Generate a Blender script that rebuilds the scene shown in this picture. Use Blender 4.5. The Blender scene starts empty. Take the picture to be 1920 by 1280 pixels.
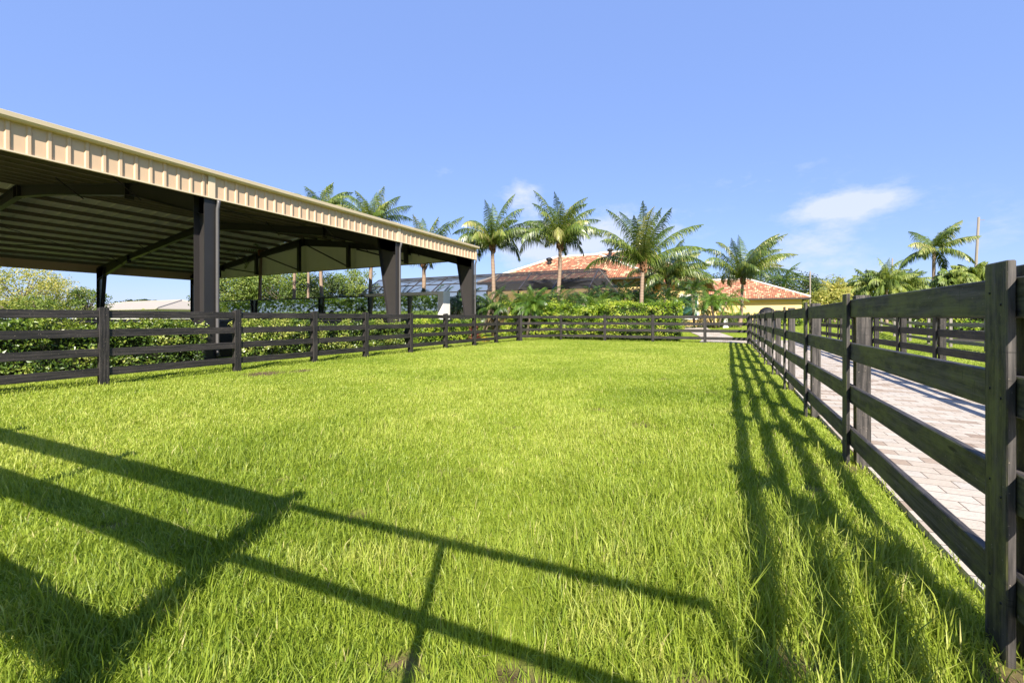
import bpy, bmesh, math, random
import numpy as np
from mathutils import Vector, Matrix
R = math.radians
SC = bpy.context.scene
COL = SC.collection
rng = np.random.default_rng(7)
random.seed(7)
pi = math.pi

# ------------------------------------------------------------------ camera
THETA = math.atan2(405, 800)          # the paddock fence runs along +Y, the lens looks this far to its left
CT, ST = math.cos(THETA), math.sin(THETA)
CAMZ = 1.2
cam = bpy.data.cameras.new('camera')
camo = bpy.data.objects.new('camera', cam); COL.objects.link(camo)
camo.location = (0, 0, CAMZ)
camo.rotation_euler = (R(90), 0, THETA)
cam.sensor_width = 36; cam.lens = 15.0
cam.shift_y = -43/1920
cam.clip_start = 0.05; cam.clip_end = 2000
SC.camera = camo
def W(px, d):                          # ground position seen in column px at distance d along the view axis
    xc = (px-960)/800*d
    return (xc*CT - d*ST, xc*ST + d*CT)
def ZH(py, d): return CAMZ + (597-py)/800*d

# ------------------------------------------------------------------ light
SC.view_settings.view_transform = 'Standard'; SC.view_settings.look = 'None'
SC.view_settings.exposure = 1.33; SC.view_settings.gamma = 1
SC.cycles.diffuse_bounces = 6; SC.cycles.max_bounces = 12; SC.cycles.transparent_max_bounces = 24
ELEV = R(36); SX, SY = 0.456, -0.89    # horizontal direction towards the sun
sun = bpy.data.lights.new('sun', 'SUN'); sun.energy = 4.7; sun.angle = R(0.5); sun.color = (1, .93, .82)
suno = bpy.data.objects.new('sun', sun); COL.objects.link(suno)
sd = Vector((SX*math.cos(ELEV), SY*math.cos(ELEV), math.sin(ELEV)))
suno.rotation_euler = sd.to_track_quat('Z', 'Y').to_euler()
suno.location = (20, -30, 30)

world = bpy.data.worlds.new('World'); SC.world = world; world.use_nodes = True
def mk_world():
    nt = world.node_tree; N = nt.nodes; L = nt.links; N.clear()
    out = N.new('ShaderNodeOutputWorld'); bg = N.new('ShaderNodeBackground')
    sky = N.new('ShaderNodeTexSky'); sky.sky_type = 'NISHITA'; sky.sun_disc = False
    sky.sun_elevation = ELEV; sky.sun_rotation = math.atan2(SX, SY)
    sky.air_density = 1.0; sky.dust_density = 0.25; sky.ozone_density = 1.6
    tc = N.new('ShaderNodeTexCoord'); sep = N.new('ShaderNodeSeparateXYZ')
    L.new(tc.outputs['Generated'], sep.inputs[0])
    def math_(op, a, b=None, clamp=False):
        n = N.new('ShaderNodeMath'); n.operation = op; n.use_clamp = clamp
        for i, v in enumerate((a, b)):
            if v is None: continue
            if isinstance(v, (int, float)): n.inputs[i].default_value = v
            else: L.new(v, n.inputs[i])
        return n.outputs[0]
    az = math_('ARCTAN2', sep.outputs[0], sep.outputs[1]); el = math_('ARCSINE', sep.outputs[2])
    nz = N.new('ShaderNodeTexNoise'); nz.inputs['Scale'].default_value = 17; nz.inputs['Detail'].default_value = 8
    nz.inputs['Roughness'].default_value = .64
    mp = N.new('ShaderNodeMapping'); mp.inputs['Scale'].default_value = (1, 1, 2.2)
    L.new(tc.outputs['Generated'], mp.inputs[0]); L.new(mp.outputs[0], nz.inputs['Vector'])
    tot = None
    # cloud banks: column, row, half width, half height, strength (turned into azimuth and elevation)
    for px, py, sw, sh, st in [(1615, 376, 75, 17, .9), (1560, 392, 80, 17, .7), (1525, 462, 75, 24, .6), (1140, 437, 110, 28, .82), (1010, 452, 60, 24, .6), (978, 368, 30, 20, .7),
                               (1440, 330, 110, 22, .25), (1860, 430, 120, 40, .3), (1560, 515, 110, 18, .42), (830, 322, 40, 8, .25), (1010, 470, 90, 22, .5)]:
        r = (px-960)/800; a = math.atan(r) - THETA; e = math.atan((597-py)/800*math.cos(math.atan(r)))
        k = math.cos(math.atan(r))**2/800
        u = math_('DIVIDE', math_('SUBTRACT', az, a), sw*k*1.25); v = math_('DIVIDE', math_('SUBTRACT', el, e), sh*math.sqrt(k/800)*1.5)
        q = math_('ADD', math_('MULTIPLY', u, u), math_('MULTIPLY', v, v))
        g = math_('MULTIPLY', math_('EXPONENT', math_('MULTIPLY', q, -1.0)), st)
        tot = g if tot is None else math_('ADD', tot, g)
    m = math_('MULTIPLY', math_('SUBTRACT', math_('ADD', tot, math_('MULTIPLY', math_('SUBTRACT', nz.outputs['Fac'], .5), 1.5)), .20), 1.5, True)
    m = math_('MULTIPLY', m, math_('MULTIPLY', tot, 2.5, True))
    m = math_('MULTIPLY', m, .85, True)
    tint = N.new('ShaderNodeMix'); tint.data_type = 'RGBA'; tint.inputs[0].default_value = .75
    L.new(sky.outputs[0], tint.inputs[6]); tint.inputs[7].default_value = SKYTINT
    mx = N.new('ShaderNodeMix'); mx.data_type = 'RGBA'
    L.new(m, mx.inputs[0]); L.new(tint.outputs[2], mx.inputs[6]); mx.inputs[7].default_value = (3.4, 3.7, 4.6, 1)
    L.new(mx.outputs[2], bg.inputs[0]); bg.inputs[1].default_value = SKYS
    L.new(bg.outputs[0], out.inputs[0])
SKYTINT = (1.2, 1.9, 4.25, 1); SKYS = 0.096
mk_world()

# ------------------------------------------------------------------ helpers
def tag(o, label=None, cat=None, group=None, kind=None):
    if label: o['label'] = label
    if cat: o['category'] = cat
    if group: o['group'] = group
    if kind: o['kind'] = kind
    return o
def empty(name, loc=(0, 0, 0), rz=0, label=None, cat=None, group=None):
    o = bpy.data.objects.new(name, None); COL.objects.link(o); o.location = loc; o.rotation_euler = (0, 0, rz)
    o.empty_display_size = .2
    return tag(o, label, cat, group)
def link(name, me, parent=None, loc=None, rot=None):
    o = bpy.data.objects.new(name, me); COL.objects.link(o)
    if parent: o.parent = parent
    if loc is not None: o.location = loc
    if rot is not None: o.rotation_euler = rot
    return o
def sstep(t): t = np.clip(t, 0, 1); return t*t*(3-2*t)
def gz(x, y):                          # ground height: the house stands on a low pad
    return .45*sstep((np.asarray(y, float)-27)/9.0)

class MB:
    """collects faces for ONE mesh"""
    def __init__(s): s.v = []; s.n = 0; s.q = []; s.t = []; s.tint = []; s.ng = []
    def add(s, v, q=None, t=None, tint=.5):
        v = np.asarray(v, np.float32).reshape(-1, 3)
        if q is not None and len(q): s.q.append(np.asarray(q, np.int32).reshape(-1, 4)+s.n)
        if t is not None and len(t): s.t.append(np.asarray(t, np.int32).reshape(-1, 3)+s.n)
        s.v.append(v); s.tint.append(np.broadcast_to(np.asarray(tint, np.float32), (len(v),)) if np.ndim(tint) == 0 else np.asarray(tint, np.float32)); s.n += len(v)
        return s
    def hexa(s, p, tint=.5):           # 8 corners: bottom 4 ccw, top 4 ccw
        return s.add(p, q=[(3, 2, 1, 0), (4, 5, 6, 7), (0, 1, 5, 4), (1, 2, 6, 5), (2, 3, 7, 6), (3, 0, 4, 7)], tint=tint)
    def box(s, x0, x1, y0, y1, z0, z1, tint=.5):
        return s.hexa([(x0, y0, z0), (x1, y0, z0), (x1, y1, z0), (x0, y1, z0), (x0, y0, z1), (x1, y0, z1), (x1, y1, z1), (x0, y1, z1)], tint)
    def bar(s, a, b, w, h, up=(0, 0, 1), tint=.5):
        a = Vector(a); b = Vector(b); d = (b-a).normalized(); u = Vector(up)
        sx = d.cross(u)
        if sx.length < 1e-4: sx = d.cross(Vector((1, 0, 0)))
        sx.normalize(); u = sx.cross(d); sx *= w/2; u = u*h/2
        return s.hexa([a-sx-u, a+sx-u, b+sx-u, b-sx-u, a-sx+u, a+sx+u, b+sx+u, b-sx+u], tint)
    def tube(s, pts, rad, n=8, cap=True, tint=.5):
        pts = [Vector(p) for p in pts]; rad = list(rad) if hasattr(rad, '__len__') else [rad]*len(pts)
        V = []; up = Vector((0, 0, 1)); prev = None
        for i, p in enumerate(pts):
            d = (pts[min(i+1, len(pts)-1)]-pts[max(i-1, 0)]).normalized()
            if prev is None:
                a = d.cross(Vector((1, 0, 0)) if abs(d.x) < .9 else Vector((0, 1, 0))).normalized()
            else: a = (prev - d*prev.dot(d)).normalized()
            prev = a; b = d.cross(a)
            for k in range(n):
                t = 2*pi*k/n; V.append(p + (a*math.cos(t)+b*math.sin(t))*rad[i])
        q = [(i*n+k, i*n+(k+1) % n, (i+1)*n+(k+1) % n, (i+1)*n+k) for i in range(len(pts)-1) for k in range(n)]
        t = []
        if cap:
            V += [pts[0], pts[-1]]; c0 = len(V)-2; c1 = len(V)-1; o = (len(pts)-1)*n
            t = [(c0, (k+1) % n, k) for k in range(n)] + [(c1, o+k, o+(k+1) % n) for k in range(n)]
        return s.add([tuple(x) for x in V], q, t, tint)
    def strips(s, p0, p1, p2, side, w, tint):        # two-segment blades, arrays (n,3)
        n = len(p0); hw = (side*(np.asarray(w).reshape(-1, 1)/2))
        V = np.stack([p0-hw*.7, p0+hw*.7, p1-hw, p1+hw, p2], 1).reshape(-1, 3)
        b = (np.arange(n)*5)[:, None]
        T = np.concatenate([b+np.array([0, 1, 3]), b+np.array([0, 3, 2]), b+np.array([2, 3, 4])], 0)
        return s.add(V, t=T, tint=np.repeat(np.broadcast_to(np.asarray(tint, np.float32), (n,)), 5))
    def leaves(s, c, axis, nrm, ln, wd, tint, fold=.25):   # folded four-cornered leaves
        n = len(c); side = np.cross(axis, nrm); side /= np.linalg.norm(side, axis=1, keepdims=True)+1e-9
        ln = np.asarray(ln).reshape(-1, 1); wd = np.asarray(wd).reshape(-1, 1)
        up = np.cross(side, axis)
        a = c-axis*ln*.5; b = c+axis*ln*.5
        l = c+side*wd*.5+up*wd*fold - axis*ln*.08; r = c-side*wd*.5+up*wd*fold - axis*ln*.08
        V = np.stack([a, r, b, l], 1).reshape(-1, 3); k = (np.arange(n)*4)[:, None]
        T = np.concatenate([k+np.array([0, 1, 2]), k+np.array([0, 2, 3])], 0)
        return s.add(V, t=T, tint=np.repeat(np.broadcast_to(np.asarray(tint, np.float32), (n,)), 4))
    def build(s, name, mat, parent=None, smooth=False, loc=None, rot=None):
        v = np.concatenate(s.v); me = bpy.data.meshes.new(name)
        q = np.concatenate(s.q) if s.q else np.zeros((0, 4), np.int32); t = np.concatenate(s.t) if s.t else np.zeros((0, 3), np.int32)
        me.vertices.add(len(v)); me.vertices.foreach_set('co', v.astype(np.float32).ravel())
        nl = len(q)*4+len(t)*3; me.loops.add(nl); me.polygons.add(len(q)+len(t))
        me.loops.foreach_set('vertex_index', np.concatenate([q.ravel(), t.ravel()]).astype(np.int32))
        st = np.concatenate([np.arange(len(q))*4, len(q)*4+np.arange(len(t))*3]).astype(np.int32)
        me.polygons.foreach_set('loop_start', st)
        try: me.polygons.foreach_set('loop_total', np.concatenate([np.full(len(q), 4), np.full(len(t), 3)]).astype(np.int32))
        except Exception: pass
        me.polygons.foreach_set('use_smooth', np.full(len(q)+len(t), bool(smooth)))
        at = me.attributes.new('tint', 'FLOAT', 'POINT'); at.data.foreach_set('value', np.concatenate(s.tint).astype(np.float32))
        me.update(calc_edges=True); me.validate()
        me.materials.append(mat)
        return link(name, me, parent, loc, rot)

def unit(a): return a/(np.linalg.norm(a, axis=-1, keepdims=True)+1e-9)
def rand_unit(n, g=rng):
    return unit(g.normal(size=(n, 3)))
_tab = np.random.default_rng(3).random((64, 64))
def vnoise(x, y, s=1.0):
    x = np.asarray(x)/s; y = np.asarray(y)/s; xi = np.floor(x).astype(int); yi = np.floor(y).astype(int)
    fx = sstep(x-xi); fy = sstep(y-yi); T = _tab
    a = T[xi % 64, yi % 64]; b = T[(xi+1) % 64, yi % 64]; c = T[xi % 64, (yi+1) % 64]; d = T[(xi+1) % 64, (yi+1) % 64]
    return (a*(1-fx)+b*fx)*(1-fy)+(c*(1-fx)+d*fx)*fy

# ------------------------------------------------------------------ materials
class NT:
    def __init__(s, name):
        s.m = bpy.data.materials.new(name); s.m.use_nodes = True; s.nt = s.m.node_tree; s.N = s.nt.nodes; s.L = s.nt.links
        s.b = s.N['Principled BSDF']; s.out = s.N['Material Output']
    def n(s, t, **k):
        x = s.N.new(t)
        for a, b in k.items(): setattr(x, a, b)
        return x
    def set(s, sock, v):
        if hasattr(v, 'is_output') or isinstance(v, bpy.types.NodeSocket): s.L.new(v, sock)
        else: sock.default_value = v
    def coord(s, which='Object', scale=(1, 1, 1), rand=False):
        tc = s.n('ShaderNodeTexCoord'); mp = s.n('ShaderNodeMapping'); mp.inputs['Scale'].default_value = scale
        s.L.new(tc.outputs[which], mp.inputs[0])
        if rand:
            oi = s.n('ShaderNodeObjectInfo'); mu = s.n('ShaderNodeMath', operation='MULTIPLY'); s.L.new(oi.outputs['Random'], mu.inputs[0]); mu.inputs[1].default_value = 57
            s.L.new(mu.outputs[0], mp.inputs['Location'])
        return mp.outputs[0]
    def noise(s, vec, scale, detail=4, rough=.55):
        x = s.n('ShaderNodeTexNoise'); s.L.new(vec, x.inputs['Vector']); x.inputs['Scale'].default_value = scale
        x.inputs['Detail'].default_value = detail; x.inputs['Roughness'].default_value = rough
        return x.outputs['Fac']
    def ramp(s, fac, stops, interp='LINEAR'):
        x = s.n('ShaderNodeValToRGB'); x.color_ramp.interpolation = interp; e = x.color_ramp.elements
        while len(e) < len(stops): e.new(.5)
        for i, (p, c) in enumerate(stops): e[i].position = p; e[i].color = (c[0], c[1], c[2], 1) if hasattr(c, '__len__') else (c, c, c, 1)
        s.L.new(fac, x.inputs[0]); return x.outputs['Color']
    def mix(s, fac, a, b, blend='MIX'):
        x = s.n('ShaderNodeMix', data_type='RGBA', blend_type=blend); s.set(x.inputs[0], fac)
        for i, v in ((6, a), (7, b)):
            if isinstance(v, tuple) and len(v) == 3: v = v+(1,)
            s.set(x.inputs[i], v)
        return x.outputs[2]
    def bump(s, h, strength=.3, dist=.01):
        x = s.n('ShaderNodeBump'); s.L.new(h, x.inputs['Height']); x.inputs['Strength'].default_value = strength; x.inputs['Distance'].default_value = dist
        s.L.new(x.outputs[0], s.b.inputs['Normal'])
    def fin(s, col=None, rough=.6, spec=.4, metal=0):
        if col is not None: s.set(s.b.inputs['Base Color'], col if not (isinstance(col, tuple) and len(col) == 3) else col+(1,))
        s.set(s.b.inputs['Roughness'], rough); s.b.inputs['Specular IOR Level'].default_value = spec; s.set(s.b.inputs['Metallic'], metal)
        return s.m

def mat_leaf(name, stops, trans=.35, rough=.5, tcol=None, spec=.4):
    s = NT(name); a = s.n('ShaderNodeAttribute', attribute_name='tint'); col = s.ramp(a.outputs['Fac'], stops)
    s.fin(col, rough, spec)
    tr = s.n('ShaderNodeBsdfTranslucent'); mx = s.n('ShaderNodeMixShader'); mx.inputs[0].default_value = trans
    c2 = s.mix(1.0, col, tcol or (1.25, 1.35, .5), 'MULTIPLY'); s.L.new(c2, tr.inputs[0])
    s.L.new(s.b.outputs[0], mx.inputs[1]); s.L.new(tr.outputs[0], mx.inputs[2]); s.L.new(mx.outputs[0], s.out.inputs[0])
    return s.m
def mat_wood(name, dark=(.018, .016, .015), light=(.06, .052, .047), algae=0., rough=.62, wet=.5):
    s = NT(name); v = s.coord('Object', (1.6, 34, 34), True); v2 = s.coord('Object', (1, 1, 1), True)
    fine = s.noise(v, 2.4, 6, .68)                                     # fibres along the board
    wv = s.n('ShaderNodeTexWave', wave_type='RINGS', rings_direction='X'); s.L.new(s.coord('Object', (.25, 1.6, 1.6), True), wv.inputs[0])
    wv.inputs['Scale'].default_value = 5; wv.inputs['Distortion'].default_value = 5; wv.inputs['Detail'].default_value = 4; wv.inputs['Detail Scale'].default_value = 1.2
    gm = s.n('ShaderNodeMath', operation='MULTIPLY_ADD'); s.L.new(wv.outputs['Fac'], gm.inputs[0]); gm.inputs[1].default_value = .16; s.L.new(fine, gm.inputs[2])
    worn = s.noise(s.coord('Object', (.8, 3, 3), True), 2.2, 6, .65)
    gw = s.n('ShaderNodeMath', operation='MULTIPLY_ADD'); s.L.new(worn, gw.inputs[0]); gw.inputs[1].default_value = .7; s.L.new(gm.outputs[0], gw.inputs[2])
    gs = s.n('ShaderNodeMath', operation='MULTIPLY'); s.L.new(gw.outputs[0], gs.inputs[0]); gs.inputs[1].default_value = .54
    c = s.ramp(gs.outputs[0], [(.43, dark), (.68, light)])
    if algae:
        ge = s.n('ShaderNodeNewGeometry'); sp = s.n('ShaderNodeSeparateXYZ'); s.L.new(ge.outputs['Normal'], sp.inputs[0])
        f = s.n('ShaderNodeMapRange'); s.L.new(sp.outputs[0], f.inputs[0]); f.inputs[1].default_value = -.2; f.inputs[2].default_value = -.8   # algae grows on the side away from the sun
        blot = s.ramp(s.noise(s.coord('Object', (.9, 2.0, 2.0), True), 3.0, 8, .72), [(.44, 0.0), (.60, .9)])
        fm = s.n('ShaderNodeMath', operation='MULTIPLY'); s.L.new(f.outputs[0], fm.inputs[0]); s.L.new(blot, fm.inputs[1])
        fm2 = s.n('ShaderNodeMath', operation='MULTIPLY'); s.L.new(fm.outputs[0], fm2.inputs[0]); fm2.inputs[1].default_value = algae
        al = s.mix(fine, (.035, .04, .010), (.20, .20, .06)); c = s.mix(fm2.outputs[0], c, al)
    ck = s.ramp(s.noise(s.coord('Object', (.7, 26, 26), True), 3.2, 3, .6), [(.30, 0.0), (.345, 1.0)]); c = s.mix(ck, (.005, .005, .004), c)      # splits
    xk = s.ramp(s.noise(s.coord('Object', (26, 3.2, 3.2), True), 2.0, 3, .55), [(.33, 0.0), (.37, 1.0)])                                  # cross checks, in places only
    xm = s.ramp(s.noise(v2, 1.7, 2), [(.56, 1.0), (.68, .35)]); xx = s.n('ShaderNodeMath', operation='MAXIMUM'); s.L.new(xk, xx.inputs[0]); s.L.new(xm, xx.inputs[1]); c = s.mix(xx.outputs[0], (.008, .008, .006), c)
    vo = s.n('ShaderNodeTexVoronoi'); s.L.new(s.coord('Object', (1.1, 5, 5), True), vo.inputs[0]); vo.inputs['Scale'].default_value = 1.7; kn = s.ramp(vo.outputs['Distance'], [(.05, 0.0), (.10, 1.0)]); c = s.mix(kn, (.012, .009, .007), c)   # knots
    sp_ = s.ramp(s.noise(v2, 70, 2, .5), [(.70, 0.0), (.74, 1.0)]); c = s.mix(sp_, c, (.20, .165, .125))                                  # lichen and mud flecks
    h = s.n('ShaderNodeMath', operation='MULTIPLY_ADD'); s.L.new(ck, h.inputs[0]); h.inputs[1].default_value = .8; s.L.new(gm.outputs[0], h.inputs[2])
    s.bump(h.outputs[0], .6, .004)
    return s.fin(c, rough, .4)
def mat_plain(name, col, rough=.5, spec=.4, metal=0, var=.18, scale=3, bump=0):
    s = NT(name); n_ = s.noise(s.coord('Object'), scale, 5, .6)
    c = s.mix(n_, tuple(x*(1-var) for x in col), tuple(min(1, x*(1+var)) for x in col))
    if bump: s.bump(s.noise(s.coord('Object'), scale*12, 4), bump, .01)
    return s.fin(c, rough, spec, metal)

M = {}
M['grass'] = mat_leaf('grass_blades', [(0, (.06, .12, .006)), (.35, (.18, .26, .024)), (.7, (.335, .41, .05)), (.9, (.50, .52, .13)), (1, (.50, .43, .20))], .44, .48, (1.18, 1.14, .55), .35)
M['wood_near'] = mat_wood('black_stained_wood_with_algae', (.014, .0125, .0115), (.115, .10, .09), 1.0)
M['wood'] = mat_wood('black_stained_wood', (.009, .008, .0075), (.058, .048, .044), .3)
M['wood_grey'] = mat_wood('pale_grey_wood', (.13, .115, .10), (.30, .265, .235), 0)  # pale grey boards, lighter than the black-stained wood
M['hedge'] = mat_leaf('hedge_leaf', [(0, (.02, .045, .008)), (.45, (.08, .14, .016)), (.8, (.21, .275, .035)), (1, (.36, .38, .09))], .28, .35, None, .6)
M['hedge_bright'] = mat_leaf('clusia_leaf', [(0, (.03, .075, .008)), (.4, (.13, .225, .015)), (.8, (.34, .43, .03)), (1, (.48, .50, .08))], .3, .38, None, .5)
M['palm'] = mat_leaf('palm_leaflet', [(0, (.025, .05, .01)), (.45, (.085, .135, .02)), (.8, (.20, .25, .04)), (1, (.40, .36, .13))], .3, .35, None, .6)
M['areca'] = mat_leaf('date_palm_leaflet', [(0, (.012, .032, .008)), (.5, (.035, .08, .012)), (.9, (.09, .16, .025)), (1, (.17, .19, .05))], .25, .35, None, .6)
M['areca_bright'] = mat_leaf('bright_date_palm_leaflet', [(0, (.03, .07, .01)), (.5, (.10, .19, .018)), (1, (.24, .31, .05))], .3, .35, None, .6)  # brighter green leaflet colour, also used for stalks and crownshafts
M['tree'] = mat_leaf('tree_leaf', [(0, (.035, .065, .012)), (.5, (.125, .185, .028)), (1, (.30, .33, .07))], .3, .5)
M['tree_yellow'] = mat_leaf('yellow_green_tree_leaf', [(0, (.10, .12, .02)), (.5, (.30, .31, .06)), (1, (.55, .45, .13))], .35, .5)
M['tree_dark'] = mat_leaf('dark_tree_leaf', [(0, (.012, .026, .008)), (.5, (.04, .068, .014)), (1, (.12, .14, .03))], .25, .5)
M['bark'] = mat_plain('bark', (.16, .125, .095), .9, .2, 0, .4, 6, .5)
M['hedge_core'] = mat_plain('hedge_inside', (.022, .026, .012), .9, .1, 0, .5, 12, .6)
def mat_palmbark():
    s = NT('ringed_palm_bark'); v = s.coord('Object', (1, 1, 1))
    wv = s.n('ShaderNodeTexWave', wave_type='BANDS', bands_direction='Z'); s.L.new(v, wv.inputs[0]); wv.inputs['Scale'].default_value = 3.2; wv.inputs['Distortion'].default_value = 2.4; wv.inputs['Detail'].default_value = 3
    c = s.ramp(wv.outputs['Fac'], [(0, (.11, .075, .05)), (.35, (.30, .22, .16)), (1, (.42, .33, .25))])
    c = s.mix(s.noise(v, 2.5), c, (.24, .16, .11)); s.bump(wv.outputs['Fac'], .6, .02); return s.fin(c, .85, .2)
M['palmbark'] = mat_palmbark()
M['boot'] = mat_plain('palm_leaf_base', (.20, .10, .05), .9, .2, 0, .6, 9, .6)
M['spout'] = mat_plain('grey_painted_downspout', (.075, .07, .068), .4, .5, 0, .2, 3)
M['steel'] = mat_plain('charcoal_painted_steel', (.03, .027, .0265), .38, .5, 0, .12, 2)
M['steel_dark'] = mat_plain('black_painted_steel', (.018, .017, .017), .45, .4, 0, .2, 2)
M['purlin'] = mat_plain('red_oxide_purlin', (.16, .14, .10), .6, .3, 0, .2, 2)
M['deck'] = mat_plain('roof_sheet_underside', (.70, .71, .54), .55, .3, 0, .08, .6)
M['fascia'] = mat_plain('tan_ribbed_metal', (.54, .385, .25), .42, .4, 0, .05, 1.2)
M['gutter'] = mat_plain('cream_metal_gutter', (.60, .49, .34), .4, .4, 0, .05, 1.5)
M['white'] = mat_plain('white_painted_frame', (.72, .70, .64), .6, .3, 0, .06, 3)
M['yellow'] = mat_plain('yellow_stucco', (.72, .52, .23), .85, .2, 0, .08, 1.2, .15)
M['pale_wall'] = mat_plain('pale_stucco', (.5, .49, .43), .85, .2)
M['beige_roof'] = mat_plain('beige_shingle', (.33, .295, .25), .85, .2, 0, .15, 2)
M['shutter'] = mat_plain('green_shutter', (.035, .115, .085), .4, .5, 0, .25, 8)
M['cage'] = mat_plain('bronze_aluminium', (.035, .03, .027), .45, .4)
M['bin'] = mat_plain('dull_black_plastic', (.012, .012, .012), .6, .3)
M['pole'] = mat_plain('grey_timber_pole', (.22, .19, .15), .9, .2)
M['concrete'] = mat_plain('concrete', (.55, .53, .48), .9, .2)
M['flower_y'] = mat_plain('yellow_croton', (.5, .36, .03), .6, .3)
M['flower_r'] = mat_plain('red_croton', (.13, .02, .018), .6, .3)
def mat_mirror():
    s = NT('arena_mirror'); n_ = s.noise(s.coord('Object', (1, 1, 1)), .6, 2); s.bump(n_, .02, .02); return s.fin((.56, .62, .58), .02, .5, 1.0)
M['mirror'] = mat_mirror()
def mat_screen():
    s = NT('insect_screen'); s.fin((.035, .035, .04), .8, .1); tr = s.n('ShaderNodeBsdfTransparent'); mx = s.n('ShaderNodeMixShader'); mx.inputs[0].default_value = .56
    s.L.new(tr.outputs[0], mx.inputs[1]); s.L.new(s.b.outputs[0], mx.inputs[2]); s.L.new(mx.outputs[0], s.out.inputs[0]); return s.m
M['screen'] = mat_screen()
def mat_ground():
    s = NT('lawn_soil'); v = s.coord('Object')
    a = s.noise(v, .35, 5); b = s.noise(v, 18, 6, .7)
    g = s.ramp(b, [(.25, (.07, .10, .010)), (.5, (.17, .23, .02)), (.75, (.31, .37, .04))])
    g = s.mix(s.ramp(a, [(.35, 0.0), (.7, .55)]), g, (.17, .21, .02))
    soil = s.ramp(s.noise(v, 9, 5), [(.3, (.05, .033, .02)), (.7, (.15, .10, .06))])
    ge = s.n('ShaderNodeAttribute', attribute_name='bare')
    c = s.mix(ge.outputs['Fac'], g, soil); s.bump(b, .6, .02); return s.fin(c, .95, .1)
M['ground'] = mat_ground()
def mat_paver():
    s = NT('tumbled_pavers'); v = s.coord('Object')
    br = s.n('ShaderNodeTexBrick', offset=.5, offset_frequency=2); s.L.new(v, br.inputs[0])
    br.inputs['Scale'].default_value = 1; br.inputs['Brick Width'].default_value = .24; br.inputs['Row Height'].default_value = .15
    br.inputs['Mortar Size'].default_value = .005; br.inputs['Mortar Smooth'].default_value = .6; br.inputs['Bias'].default_value = 0
    br.inputs['Color1'].default_value = (0, 0, 0, 1); br.inputs['Color2'].default_value = (1, 1, 1, 1); br.inputs['Mortar'].default_value = (.5, .5, .5, 1)
    tone = s.ramp(br.outputs['Color'], [(0, (.17, .105, .065)), (.12, (.30, .225, .165)), (.32, (.41, .355, .29)), (.75, (.48, .43, .37)), (1, (.40, .375, .335))])
    tone = s.mix(s.noise(v, 30, 5, .7), tone, s.mix(.5, tone, (.42, .36, .31)))
    tone = s.mix(s.ramp(s.noise(v, 5, 7, .75), [(.56, 0.0), (.66, .45)]), tone, (.26, .21, .16))
    tone = s.mix(s.ramp(s.noise(v, 1.6, 4), [(.45, 0.0), (.7, .35)]), tone, (.42, .37, .31))
    c = s.mix(br.outputs['Fac'], tone, (.15, .12, .09))
    h = s.n('ShaderNodeMath', operation='SUBTRACT'); s.L.new(s.noise(v, 25, 4), h.inputs[0]); s.L.new(br.outputs['Fac'], h.inputs[1])
    s.bump(h.outputs[0], .5, .012); return s.fin(c, .85, .2)
M['paver'] = mat_paver()
def mat_tile():
    s = NT('terracotta_barrel_tiles'); tc = s.n('ShaderNodeTexCoord')
    br = s.n('ShaderNodeTexBrick', offset=.0); s.L.new(tc.outputs['UV'], br.inputs[0]); br.inputs['Scale'].default_value = 1
    br.inputs['Brick Width'].default_value = .22; br.inputs['Row Height'].default_value = .30; br.inputs['Mortar Size'].default_value = .014
    br.inputs['Color1'].default_value = (0, 0, 0, 1); br.inputs['Color2'].default_value = (1, 1, 1, 1); br.inputs['Mortar'].default_value = (0, 0, 0, 1)
    c = s.ramp(br.outputs['Color'], [(0, (.19, .08, .05)), (.2, (.33, .125, .065)), (.6, (.37, .165, .09)), (.74, (.40, .20, .115)), (.80, (.60, .45, .25)), (.92, (.56, .42, .24)), (1, (.26, .16, .11))])
    c = s.mix(s.ramp(s.noise(tc.outputs['UV'], .5, 3), [(.4, 0.0), (.75, .3)]), c, (.40, .17, .09))
    c = s.mix(br.outputs['Fac'], c, (.13, .06, .035))
    wv = s.n('ShaderNodeTexWave', wave_type='BANDS', bands_direction='X'); s.L.new(tc.outputs['UV'], wv.inputs[0]); wv.inputs['Scale'].default_value = 1/.30/2*1.0*(.5*2)
    s.bump(wv.outputs['Fac'], .7, .06); return s.fin(c, .8, .2)
M['tile'] = mat_tile()
M['cap'] = mat_plain('mortared_ridge_tile', (.66, .58, .50), .85, .2, 0, .25, 5)
M['sand'] = mat_plain('arena_sand', (.5, .44, .34), .95, .1)

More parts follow.
